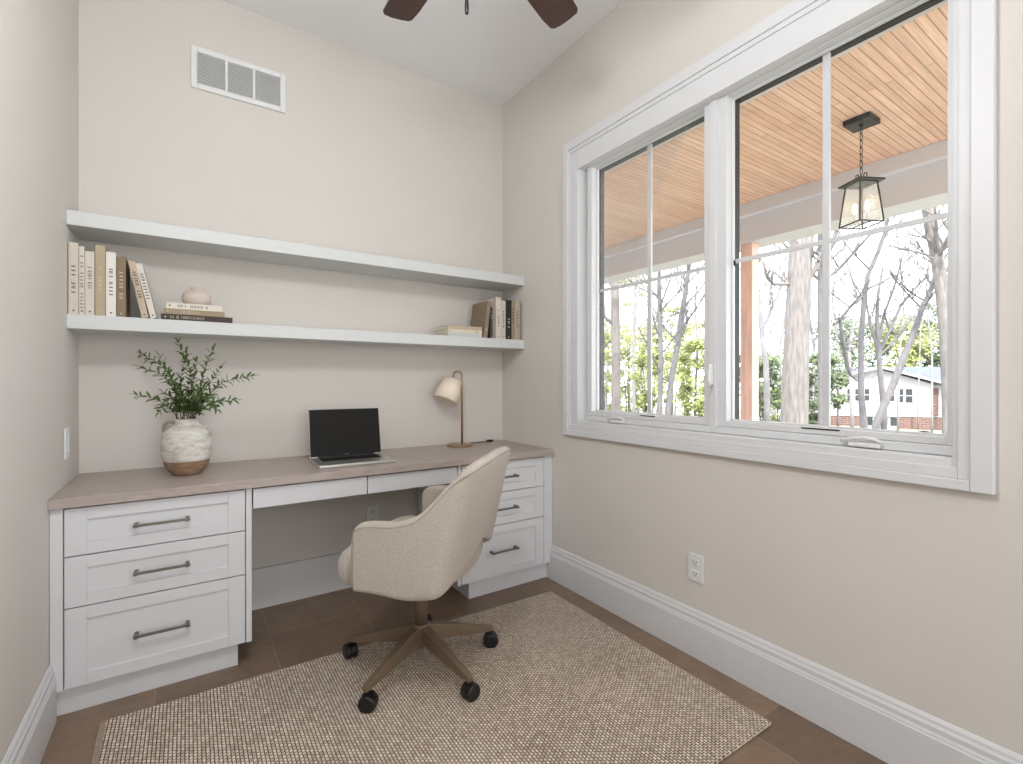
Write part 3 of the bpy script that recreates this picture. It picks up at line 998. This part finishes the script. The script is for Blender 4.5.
# ------------------------------------------------------------------ ceiling fan
fn = thing('ceiling_fan', 'ceiling fan with dark walnut blades and a pull chain', 'ceiling fan', (-1.070, -1.518, 0))
bm = bmesh.new(); lathe(bm, [(.02, 2.98), (.05, 3.0), (.068, 3.03), (.070, 3.05)], 32); obj('ceiling_canopy', bm, FANM, fn, smooth=True)
bm = bmesh.new(); lathe(bm, [(.0125, 2.70), (.0125, 2.99)], 16); obj('downrod', bm, FANM, fn, smooth=True)
bm = bmesh.new(); lathe(bm, [(.03, 2.73), (.09, 2.72), (.115, 2.69), (.12, 2.63), (.10, 2.60), (.07, 2.58), (.065, 2.545), (.055, 2.53), (.02, 2.525)], 40)
obj('motor_housing', bm, FANM, fn, smooth=True)
for k in range(5):
    a = math.radians(21.6 + 72 * k)
    M = Matrix.Rotation(a, 4, 'Z') @ Matrix.Translation((0, 0, 2.60)) @ Matrix.Rotation(math.radians(-11), 4, 'X')
    bm = bmesh.new()
    poly = [(.17, -.045), (.20, -.055), (.50, -.066), (.555, -.062), (.568, -.052), (.573, -.02), (.574, .02), (.568, .052), (.555, .062), (.50, .066), (.20, .055), (.17, .045)]
    A_ = [bm.verts.new(M @ Vector((p[0], p[1], -.003))) for p in poly]; B_ = [bm.verts.new(M @ Vector((p[0], p[1], .003))) for p in poly]
    for i in range(len(poly)):
        bm.faces.new((A_[i], A_[(i + 1) % len(poly)], B_[(i + 1) % len(poly)], B_[i]))
    bm.faces.new(A_); bm.faces.new(B_)
    bl = obj('blade', bm, BLADE, fn)
    bm = bmesh.new(); bx(bm, .10, .24, -.016, .016, .003, .009, M); bx(bm, .19, .24, -.035, .035, .003, .008, M)
    obj('blade_iron', bm, FANM, bl, .002)
bm = bmesh.new(); tube(bm, [(-.013, .031, 2.56), (-.013, .031, 2.325)], .0013, 6)
ch = obj('pull_chain', bm, FANM, fn)
bm = bmesh.new(); lathe(bm, [(.002, 2.332), (.0055, 2.326), (.0065, 2.303), (.0055, 2.286), (.002, 2.282)], 14, Matrix.Translation((-.013, .031, 0)))
obj('chain_pull', bm, BLACKP, ch, smooth=True)

# ------------------------------------------------------------------ porch
st(B('porch_ceiling', PLANK, [(.16, 2.62, -6, 7, 2.75, 2.80)]), 'stained wood plank porch ceiling', 'porch ceiling')
st(B('porch_beam', PORCHW, [(2.40, 2.68, -6, 7, 2.417, 2.75), (2.335, 2.40, -6, 7, 2.642, 2.75)], bev=.004), 'white painted porch beam', 'beam')
st(B('porch_floor', CONC, [(.16, 2.75, -6, 7, -.28, -.10)]), 'pale concrete porch floor', 'porch floor')
st(B('roof', ROOFM, [(-4.5, 3.0, -7, 7.5, 3.25, 3.33)]), 'house roof over the study and porch', 'roof')
st(B('wall_exterior', SIDING, [(.0, .16, .15, 7, -.3, 3.2), (.0, .16, -6, YR - T, -.3, 3.2)]), 'outer house wall along the porch', 'wall')
pp = thing('porch_post', 'square reddish cedar post holding up the porch beam', 'post', (2.478, -.325, -.10))
B('shaft', CEDAR, [(-.056, .056, -.056, .056, .0, 2.516)], pp, .004)

ln = thing('porch_lantern', 'black metal lantern with glass panes and lit bulbs hanging from the porch ceiling', 'lantern', (1.604, -1.530, 2.115), math.radians(62))
hb, ht, lh = .078, .055, .245
cor = [(1, 1), (-1, 1), (-1, -1), (1, -1)]
bm = bmesh.new()
for i in range(4):
    a, b = cor[i], cor[(i + 1) % 4]
    tube(bm, [(a[0] * hb, a[1] * hb, 0), (a[0] * ht, a[1] * ht, lh)], .0045, 4)
    tube(bm, [(a[0] * hb, a[1] * hb, 0), (b[0] * hb, b[1] * hb, 0)], .0045, 4)
    tube(bm, [(a[0] * ht, a[1] * ht, lh), (b[0] * ht, b[1] * ht, lh)], .0045, 4)
tube(bm, [(-hb, 0, 0), (hb, 0, 0)], .004, 4)
obj('cage', bm, LANTERN, ln)
bm = bmesh.new()
r0 = [bm.verts.new((a[0] * .083, a[1] * .083, lh)) for a in cor]; r1 = [bm.verts.new((a[0] * .083, a[1] * .083, lh + .010)) for a in cor]
r2 = [bm.verts.new((a[0] * .03, a[1] * .03, lh + .036)) for a in cor]
for p, q_ in ((r0, r1), (r1, r2)):
    for i in range(4):
        bm.faces.new((p[i], p[(i + 1) % 4], q_[(i + 1) % 4], q_[i]))
bm.faces.new(r0); bm.faces.new(r2)
obj('lantern_roof', bm, LANTERN, ln)
LG = D.materials.new('lantern_glass'); LG.use_nodes = True
tt = LG.node_tree; tt.nodes.clear()
oo = tt.nodes.new('ShaderNodeOutputMaterial'); mm = tt.nodes.new('ShaderNodeMixShader'); t1 = tt.nodes.new('ShaderNodeBsdfTransparent')
t2 = tt.nodes.new('ShaderNodeBsdfTranslucent'); t2.inputs[0].default_value = (.95, .92, .86, 1); mm.inputs[0].default_value = .10
tt.links.new(t1.outputs[0], mm.inputs[1]); tt.links.new(t2.outputs[0], mm.inputs[2]); tt.links.new(mm.outputs[0], oo.inputs[0])
bm = bmesh.new()
for i in range(4):
    a, b = cor[i], cor[(i + 1) % 4]
    bm.faces.new([bm.verts.new(v) for v in ((a[0] * hb * .98, a[1] * hb * .98, .003), (b[0] * hb * .98, b[1] * hb * .98, .003), (b[0] * ht * .98, b[1] * ht * .98, lh - .003), (a[0] * ht * .98, a[1] * ht * .98, lh - .003))])
obj('pane', bm, LG, ln, solid=.002)
BULB = emis('bulb_glow', (1.0, .80, .52), 12)
for s_ in (-1, 1):
    bm = bmesh.new(); lathe(bm, [(.006, .06), (.010, .075), (.0125, .09), (.010, .108), (.003, .125)], 16, Matrix.Translation((s_ * .032, s_ * .012, .01)))
    bl = obj('bulb', bm, BULB, ln, smooth=True)
    bm = bmesh.new(); lathe(bm, [(.008, .0), (.008, .062)], 12, Matrix.Translation((s_ * .032, s_ * .012, .01)))
    obj('candle_sleeve', bm, PLASTIC, bl)
bm = bmesh.new()
for s_ in (-1, 1):
    tube(bm, [Vector((s_ * .018 + .014 * math.cos(PI * i / 8), s_ * .01, lh + .03 + .034 * math.sin(PI * i / 8))) for i in range(9)], .003, 6)
obj('top_loop', bm, LANTERN, ln, smooth=True)
bm = bmesh.new()
zc = lh + .055; n_ = 7; stp = (2.710 - 2.115 - zc) / n_
for i in range(n_):
    rr = []
    for k in range(13):
        an = 2 * PI * k / 12
        p = Vector((.008 * math.cos(an), 0, zc + stp * (i + .5) + (stp * .62) * math.sin(an)))
        if i % 2:
            p = Vector((0, p.x, p.z))
        rr.append(p)
    tube(bm, rr, .0022, 5, cap=False)
obj('chain', bm, LANTERN, ln)
bm = bmesh.new(); bx(bm, -.072, .078, -.072, .072, 2.718 - 2.115, 2.75 - 2.115, Matrix.Rotation(math.radians(-62), 4, 'Z')); lathe(bm, [(.012, 2.705 - 2.115), (.012, 2.720 - 2.115)], 12)
obj('ceiling_plate', bm, LANTERN, ln, .003)

# ------------------------------------------------------------------ grounds
bm = bmesh.new()
NX = 30
gv = {}
for i in range(NX + 1):
    for j in range(NX + 1):
        x = 2.75 + 117 * (i / NX) ** 1.5; y = -60 + 150 * j / NX
        z = -.42 - .052 * max(0, x - 3) + .15 * noise.noise(Vector((x * .08, y * .08, 0)))
        if x < 8:
            z = min(z, -.3)
        gv[i, j] = bm.verts.new((x, y, z))
for i in range(NX):
    for j in range(NX):
        bm.faces.new((gv[i, j], gv[i + 1, j], gv[i + 1, j + 1], gv[i, j + 1]))
st(obj('lawn', bm, GRASS, smooth=True), 'sunlit lawn sloping away from the porch', 'lawn')


def gz(x, y):
    return -.42 - .052 * max(0, x - 3) - .05


def limb(bm, p, d, L, r, depth, rn, spread=.6, n=4, seg=5, up=.12):
    pts = [p]; q_ = p.copy(); dr = d.normalized()
    rad = [r]
    for i in range(n):
        dr = (dr + Vector((rn.uniform(-1, 1), rn.uniform(-1, 1), rn.uniform(-.6, 1))) * .16 + Vector((0, 0, up * .5))).normalized()
        q_ = q_ + dr * L / n; pts.append(q_.copy()); rad.append(r * (1 - .62 * (i + 1) / n))
    tube(bm, pts, rad, seg, cap=False)
    if depth > 0:
        for i in range(1, n + 1):
            for k in range(2 if depth > 1 else 2):
                ax_ = Vector((rn.uniform(-1, 1), rn.uniform(-1, 1), rn.uniform(-.1, .7))).normalized()
                nd = (dr * .7 + ax_ * spread * 1.2).normalized()
                limb(bm, pts[i], nd, L * rn.uniform(.42, .62), rad[i] * .6, depth - 1, rn, spread, 3, 4 if depth < 2 else seg, up)


def tree(name, label, path, radii, branches, mat_, seed, group=None, twig=2, cat='tree'):
    """path: trunk points in world space; branches: list of (t, length, count) or explicit list of paths"""
    base = Vector(path[0])
    t = thing(name, label, cat, base, 0, group)
    bm = bmesh.new(); tube(bm, [Vector(p) - base for p in path], radii, 12)
    obj('trunk', bm, mat_, t, smooth=True)
    rn = random.Random(seed); bm = bmesh.new()
    for br in branches:
        if isinstance(br[0], (tuple, Vector, list)) and len(br) == 2 and isinstance(br[1], (list, tuple)):
            pts, rr = br
            pts = [Vector(p) - base for p in pts]
            tube(bm, pts, rr, 6, cap=False)
            for i in range(1, len(pts)):
                for _ in range(2):
                    dr = (pts[i] - pts[i - 1]).normalized()
                    nd = (dr * .6 + Vector((rn.uniform(-1, 1), rn.uniform(-1, 1), rn.uniform(-.2, .9)))).normalized()
                    limb(bm, pts[i], nd, (pts[-1] - pts[0]).length * rn.uniform(.25, .45), rr[i] * .55, twig - 1, rn)
        else:
            tt_, L, cnt = br
            for _ in range(cnt):
                f = min(.999, max(0, tt_ + rn.uniform(-.08, .08))) * (len(path) - 1); i = int(f)
                p = Vector(path[i]).lerp(Vector(path[i + 1]), f - i) - base
                r = (radii[i] + (radii[i + 1] - radii[i]) * (f - i)) * .42
                an = rn.uniform(0, 2 * PI)
                limb(bm, p, Vector((math.cos(an), math.sin(an), rn.uniform(.3, 1.1))), L * rn.uniform(.7, 1.2), r, twig, rn)
    if len(bm.verts):
        obj('branches', bm, mat_, t, smooth=True)
    else:
        bm.free()
    return t


def px_path(pts, dep):
    return [at(u, v, dep + (dd if len(q) > 2 else 0)) for q in pts for (u, v, dd) in [(q + (0,))[:3]]]


def rooted(pts, dep):
    P = px_path(pts, dep)
    b = P[0].copy(); b.z = min(gz(b.x, b.y), b.z)
    if P[0].z - b.z > .05:
        P = [b] + P
    else:
        P[0] = b
    return P


def W2R(wpx, dep):
    return wpx * dep / FPX / 2


# big trunk in the right window
d_ = 9.5
P = rooted([(794, 425), (796, 350), (799, 285), (802, 230), (806, 120), (812, -40)], d_)
tree('oak_tree', 'thick pale furrowed trunk in the right window, beside the cedar post', P, [.27] + [W2R(w, d_) for w in (25, 23, 22, 21, 18, 12)][:len(P) - 1],
     [([at(803, 287, d_), at(790, 284, d_), at(773, 284, d_ - .2), at(767, 277, d_ - .2), at(763, 263, d_ - .1), at(755, 250, d_)], [.045, .035, .03, .025, .02, .012]),
      ([at(804, 285, d_), at(812, 274, d_ - .1), at(822, 262, d_ - .2), at(834, 240, d_ - .3), at(842, 200, d_ - .3)], [.06, .045, .04, .03, .02]), (.8, 2.2, 5), (.95, 2.5, 6)], BARK, 3)
d_ = 13
P = rooted([(823, 425), (823, 330), (822, 240), (823, 120), (824, 0)], d_)
tree('maple_tree', 'slim bluish grey trunk just left of the right window grille bar', P, [.14] + [W2R(w, d_) for w in (9, 9, 8, 7, 5)][:len(P) - 1], [(.55, 2.6, 3), (.75, 2.6, 4), (.95, 2.4, 5)], BARK2, 8)
d_ = 14
P = rooted([(864, 424), (861, 395), (861, 345), (864, 300), (868, 275), (878, 252), (885, 232), (892, 190), (896, 140)], d_)
tree('maple_tree', 'thin bending trunk rising in front of the white house, left of the leaning one', P, [.11] + [W2R(w, d_) for w in (6.5, 5.5, 5, 4.5, 4, 4, 3.5, 3, 2)][:len(P) - 1],
     [([at(862, 297, d_), at(850, 307, d_), at(840, 320, d_), at(842, 340, d_ + .2), at(848, 370, d_ + .4)], [.05, .045, .045, .05, .055]),
      ([at(866, 290, d_), at(880, 283, d_), at(900, 273, d_), at(912, 267, d_)], [.04, .03, .022, .012]),
      ([at(870, 270, d_), at(858, 258, d_), at(846, 245, d_), at(836, 225, d_)], [.03, .022, .018, .01]),
      ([at(874, 262, d_), at(882, 240, d_), at(900, 222, d_ - .4)], [.03, .02, .012]), (.8, 2.0, 3)], BARK2, 11, None, 3)
d_ = 12
P = rooted([(876, 424), (890, 392), (902, 362), (911, 340), (921, 312), (930, 292), (940, 262)], d_)
tree('maple_tree', 'slanting thin trunk leaning right across the front of the white house', P, [.10] + [W2R(w, d_) for w in (7, 6.5, 6, 5.5, 5, 4.5, 3.5)][:len(P) - 1],
     [(.75, 1.4, 4), (.9, 1.4, 4)], BARK2, 12)
d_ = 11
P = rooted([(950, 430), (949, 380), (946, 330), (942, 290), (937, 255), (930, 225), (922, 170), (915, 90)], d_)
tree('birch_tree', 'pale trunk at the far right edge of the right window', P, [.2] + [W2R(w, d_) for w in (12, 12, 11, 11, 10.5, 10, 9, 7)][:len(P) - 1],
     [([at(938, 262, d_), at(925, 254, d_), at(908, 250, d_), at(892, 246, d_), at(875, 246, d_)], [.04, .03, .024, .018, .01]),
      ([at(934, 245, d_), at(925, 238, d_), at(912, 235, d_), at(896, 237, d_)], [.03, .022, .016, .01]), (.85, 1.8, 3), (.55, 1.8, 4)], BARK, 13)
d_ = 16
P = rooted([(884, 410), (880, 370), (878, 345), (877, 320), (878, 295), (883, 268)], d_)
tree('maple_tree', 'many stemmed bare tree fanning out behind the white house front', P, [.09, .085, .08, .07, .06, .045, .03][:len(P)],
     [([at(879, 352, d_), at(890, 330, d_), at(901, 305, d_), at(915, 288, d_), at(930, 275, d_)], [.055, .048, .04, .028, .012]),
      ([at(878, 345, d_), at(884, 315, d_), at(893, 290, d_), at(899, 270, d_), at(904, 250, d_)], [.05, .04, .032, .024, .012]),
      ([at(878, 350, d_), at(870, 325, d_), at(867, 305, d_), at(858, 290, d_), at(850, 275, d_)], [.05, .04, .032, .024, .012]),
      ([at(880, 355, d_), at(896, 340, d_), at(910, 322, d_), at(925, 315, d_)], [.04, .034, .024, .01])], BARK2, 14, None, 3)
d_ = 17
P = rooted([(767, 405), (766, 365), (762, 335), (760, 308), (757, 285), (752, 262)], d_)
tree('maple_tree', 'slim bare tree between the cedar post and the thick pale trunk', P, [.12] + [W2R(w, d_) for w in (6, 5.5, 5, 4, 3.5, 2.5)][:len(P) - 1],
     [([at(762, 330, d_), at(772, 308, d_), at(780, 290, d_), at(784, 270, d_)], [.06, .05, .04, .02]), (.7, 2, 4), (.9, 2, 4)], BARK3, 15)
# left window
d_ = 11
P = rooted([(616, 420), (616, 360), (615, 300), (614, 230), (613, 120), (612, 0)], d_)
tree('oak_tree', 'straight grey trunk at the left side of the left window', P, [.13] + [W2R(w, d_) for w in (9.5, 9, 8.5, 8, 7, 5)][:len(P) - 1], [(.45, 1.2, 2), (.7, 2, 4), (.95, 2.4, 5)], BARK, 16)
d_ = 14
P = rooted([(660, 412), (661, 360), (660, 320), (659, 285), (660, 240), (661, 160)], d_)
tree('maple_tree', 'thin mottled trunk just right of the left window grille bar', P, [.08] + [W2R(w, d_) for w in (5, 4.5, 4.5, 4, 3.5, 3)][:len(P) - 1], [(.35, 1.6, 3), (.6, 2, 4), (.85, 2, 4)], BARK2, 17)
P = rooted([(668, 412), (672, 375), (678, 345), (681, 318), (684, 300), (688, 275), (691, 250), (694, 215)], d_)
tree('maple_tree', 'forked trunk leaning right in the left window', P, [.1] + [W2R(w, d_) for w in (6, 5.5, 5.5, 5.5, 4.5, 4, 3.5, 3)][:len(P) - 1],
     [([at(682, 310, d_), at(690, 300, d_), at(698, 292, d_), at(706, 280, d_), at(716, 262, d_)], [.04, .03, .026, .02, .012]), (.4, 1.4, 3), (.7, 1.8, 5)], BARK2, 18)
rn = random.Random(77)
for i, (u, dep) in enumerate([(606, 22), (634, 19), (645, 26), (695, 21), (712, 28), (774, 24), (783, 31), (812, 24), (838, 33), (852, 26), (898, 30), (918, 38), (932, 28), (975, 34)]):
    P = rooted([(u, 405), (u + rn.uniform(-4, 4), 350), (u + rn.uniform(-7, 7), 300), (u + rn.uniform(-9, 9), 250), (u + rn.uniform(-12, 12), 190)], dep)
    k = rn.uniform(.05, .09)
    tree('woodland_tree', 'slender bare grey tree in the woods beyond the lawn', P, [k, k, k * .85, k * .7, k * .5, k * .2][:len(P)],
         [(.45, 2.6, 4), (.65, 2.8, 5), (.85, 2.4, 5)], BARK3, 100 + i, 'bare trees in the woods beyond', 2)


def shrub(label, u, v, dep, wpx, hpx, n, mat_, seed, size=.10, group=None, name='shrub', cat='shrub', trunk=True):
    rn = random.Random(seed)
    c = at(u, v, dep); base = Vector((c.x, c.y, gz(c.x, c.y)))
    rx = wpx * dep / FPX / 2; rz = hpx * dep / FPX / 2
    t = thing(name, label, cat, base, 0, group)
    bm = bmesh.new()
    cl = []
    for k in range(max(10, n // 60)):
        a = rn.uniform(0, 2 * PI); rr = math.sqrt(rn.random()); zz = rn.uniform(-1, 1)
        w_ = math.sqrt(max(0, 1 - zz * zz)) * .6 + .4
        cl.append(Vector((math.cos(a) * rr * rx * w_, math.sin(a) * rr * rx * w_, c.z - base.z + zz * rz)))
    for i in range(n):
        q_ = cl[rn.randrange(len(cl))]
        p = q_ + Vector((rn.gauss(0, 1), rn.gauss(0, 1), rn.gauss(0, .8))) * rx * .16
        d = Vector((rn.uniform(-1, 1), rn.uniform(-1, 1), rn.uniform(-1, 1))).normalized()
        s_ = d.orthogonal().normalized(); sz = size * rn.uniform(.5, 1.2)
        vv = [bm.verts.new(p + x_) for x_ in (d * sz, s_ * sz * .45, -d * sz, -s_ * sz * .45)]
        bm.faces.new(vv)
    obj('foliage', bm, mat_, t)
    bm = bmesh.new()
    for k in range(7):
        q_ = cl[k]
        m_ = Vector((q_.x * .4, q_.y * .4, (q_.z) * .5))
        tube(bm, [Vector((q_.x * .1, q_.y * .1, -.05)), m_, q_], [.03, .02, .008], 5, cap=False)
    obj('stems', bm, BARK2, t)
    return t


k = 0
GL = 'budding shrubs beyond the left window'
for (u, v, dep, w_, h_, n, lab) in [
        (608, 362, 18, 30, 100, 2200, 'pale budding shrub at the far left edge of the left window'),
        (630, 345, 20, 44, 140, 3200, 'tall yellow green budding shrub just right of the straight grey trunk'),
        (648, 372, 17, 30, 76, 2000, 'low yellow green shrub behind the left window grille bar'),
        (672, 358, 19, 44, 100, 2600, 'yellow green shrub around the forked leaning trunk'),
        (694, 380, 16, 34, 72, 2200, 'low green shrub at the right side of the left window'),
        (715, 362, 19, 34, 110, 2000, 'pale shrub cut off by the right edge of the left window')]:
    k += 1
    shrub(lab, u, v, dep, w_, h_, n, LEAFY, 200 + k, .085, GL)
for (u, v, dep, w_, h_, n, lab) in [(764, 386, 20, 34, 62, 1900, 'green bush between the cedar post and the thick pale trunk'),
                                    (782, 396, 22, 26, 50, 1100, 'small green bush directly behind the thick pale trunk'),
                                    (815, 390, 19, 30, 66, 1800, 'green bush just right of the thick pale trunk')]:
    k += 1
    shrub(lab, u, v, dep, w_, h_, n, LEAFG if k % 2 else LEAFY, 200 + k, .10, 'bushes around the big trunk')
for (u, v, dep, w_, h_, n, lab) in [(835, 352, 60, 60, 60, 2400, 'green crown behind the left end of the white house'),
                                    (868, 350, 64, 60, 50, 2400, 'green crown behind the gable peak of the white house'),
                                    (905, 348, 58, 50, 56, 2600, 'yellow green crown above the roof of the white house'),
                                    (925, 342, 63, 40, 70, 2800, 'dense evergreen crown above the right side of the house roof'),
                                    (955, 350, 59, 50, 60, 2400, 'green crown at the right edge of the right window')]:
    k += 1
    shrub(lab, u, v, dep, w_, h_, n, LEAFG if k % 3 else LEAFY, 200 + k, .30, 'green crowns behind the white house', 'garden_tree', 'tree')
for i, u in enumerate(range(590, 720, 16)):
    k += 1
    shrub('hazy pale green crown at the edge of the woods', u, 366, 36 + (i * 7) % 9, 44, 84, 1100, LEAFY, 300 + k, .22, 'hazy crowns at the wood edge', 'garden_tree', 'tree')
for i, u in enumerate((752, 776, 800, 822)):
    k += 1
    shrub('hazy green crown beyond the bushes near the cedar post', u, 378, 31 + (i * 5) % 7, 40, 60, 1100, LEAFG, 300 + k, .24, 'hazy crowns near the cedar post', 'garden_tree', 'tree')

# ------------------------------------------------------------------ neighbour house
A0 = at(800, 414, 41.5); B0 = at(968, 417, 37.8)
A0.z = B0.z = -1.72
ex = (B0 - A0); ex.z = 0; Lh = ex.length; ex.normalize()
hs = thing('white_house', 'white ranch house with grey roof and brick base across the lawn', 'house', (A0.x, A0.y, 0), math.atan2(ex.y, ex.x))


def hu(u):
    """local x on the facade for photo column u"""
    a = math.radians(YAW); R = Vector((math.cos(a), -math.sin(a), 0)); F = Vector((math.sin(a), math.cos(a), 0))
    d = F + R * ((u - 511.5) / FPX)
    # intersect CAM + t d with A0 + s ex
    dx, dy = A0.x - CAM.x, A0.y - CAM.y
    det = d.x * (-ex.y) - (-ex.x) * d.y
    tt2 = (dx * (-ex.y) - (-ex.x) * dy) / det
    return (CAM.x + tt2 * d.x - A0.x) * ex.x + (CAM.y + tt2 * d.y - A0.y) * ex.y, tt2


def hz(u, v):
    s, t2 = hu(u); return s, CAM.z - (v - 381.2) / FPX * t2


x0, zb_ = hz(812, 413); x1, _ = hz(933, 418); xp, zp_ = hz(879, 369); zl = hz(812, 383)[1]; zr = hz(933, 384)[1]
zs = -1.72
DEP = 9
bm = bmesh.new(); prism(bm, [(x0, zs), (x1, zs), (x1, zr), (xp, zp_), (x0, zl)], 'y', 0, DEP)
obj('siding_wall', bm, SIDING, hs)
bm = bmesh.new()
for (ax_, az, bx_, bz) in ((x0 - .7, zl - .12, xp, zp_ + .06), (xp, zp_ + .06, x1 + .7, zr - .06)):
    prism(bm, [(ax_, az), (bx_, bz), (bx_, bz + .16), (ax_, az + .16)], 'y', -.5, DEP + .5)
obj('roof', bm, ROOFM, hs)
bm = bmesh.new()
for (ax_, az, bx_, bz) in ((x0 - .7, zl - .14, xp, zp_ + .04), (xp, zp_ + .04, x1 + .7, zr - .08)):
    prism(bm, [(ax_, az), (bx_, bz), (bx_, bz + .2), (ax_, az + .2)], 'y', -.56, -.5)
obj('rake_board', bm, SIDING, hs)
obx = B('brick_base', BRICK, [(x0, hz(863, 420)[0], .05, DEP, -3.2, zs), (hz(898, 420)[0], x1, .05, DEP, -3.2, zs)], hs)
B('basement_wall', SIDING, [(hz(863, 420)[0], hz(898, 420)[0], .12, DEP, -3.2, zs)], hs)
for a, b in ((866, 873), (875, 878), (880, 888), (891, 897)):
    B('basement_window', HWIN, [(hz(a, 420)[0], hz(b, 420)[0], .06, .14, -2.45, -1.80)], hs)
for a, b, c_, d2 in ((847, 852, 389, 400.5), (855, 858.5, 389, 400.5), (864.5, 869, 389, 400.5), (890, 894, 389, 401), (897, 903, 389, 402), (905.5, 912, 389, 402.5)):
    xa, za = hz(a, c_); xb_, zb2 = hz(b, d2)
    f = B('window', SIDING, [(xa - .12, xb_ + .12, -.06, .0, zb2 - .1, za + .1)], hs)
    B('pane', HWIN, [(xa, xb_, -.08, -.055, zb2, za)], f)
    B('glazing_bar', SIDING, [(xa, xb_, -.1, -.08, (za + zb2) / 2 - .03, (za + zb2) / 2 + .03)], f)
# set back right wing with reddish entry
x2 = hz(972, 418)[0]
B('side_wing', SIDING, [(x1, x2, 2.0, DEP, zs - .1, zr - .05)], hs)
B('entry_brick', BRICK, [(hz(938, 400)[0] + .1, hz(948, 400)[0] + .2, 1.9, 2.0, zs, zr - .35)], hs)
bm = bmesh.new(); prism(bm, [(1.2, zr - .05), (5.5, zr + 1.35), (5.5, zr + 1.5), (1.2, zr + .1)], 'x', x1 - 2, x2 + .5)
obj('wing_roof', bm, ROOFM, hs)
B('wing_base', BRICK, [(x1, x2, 2.05, DEP, -3.3, zs - .1)], hs)
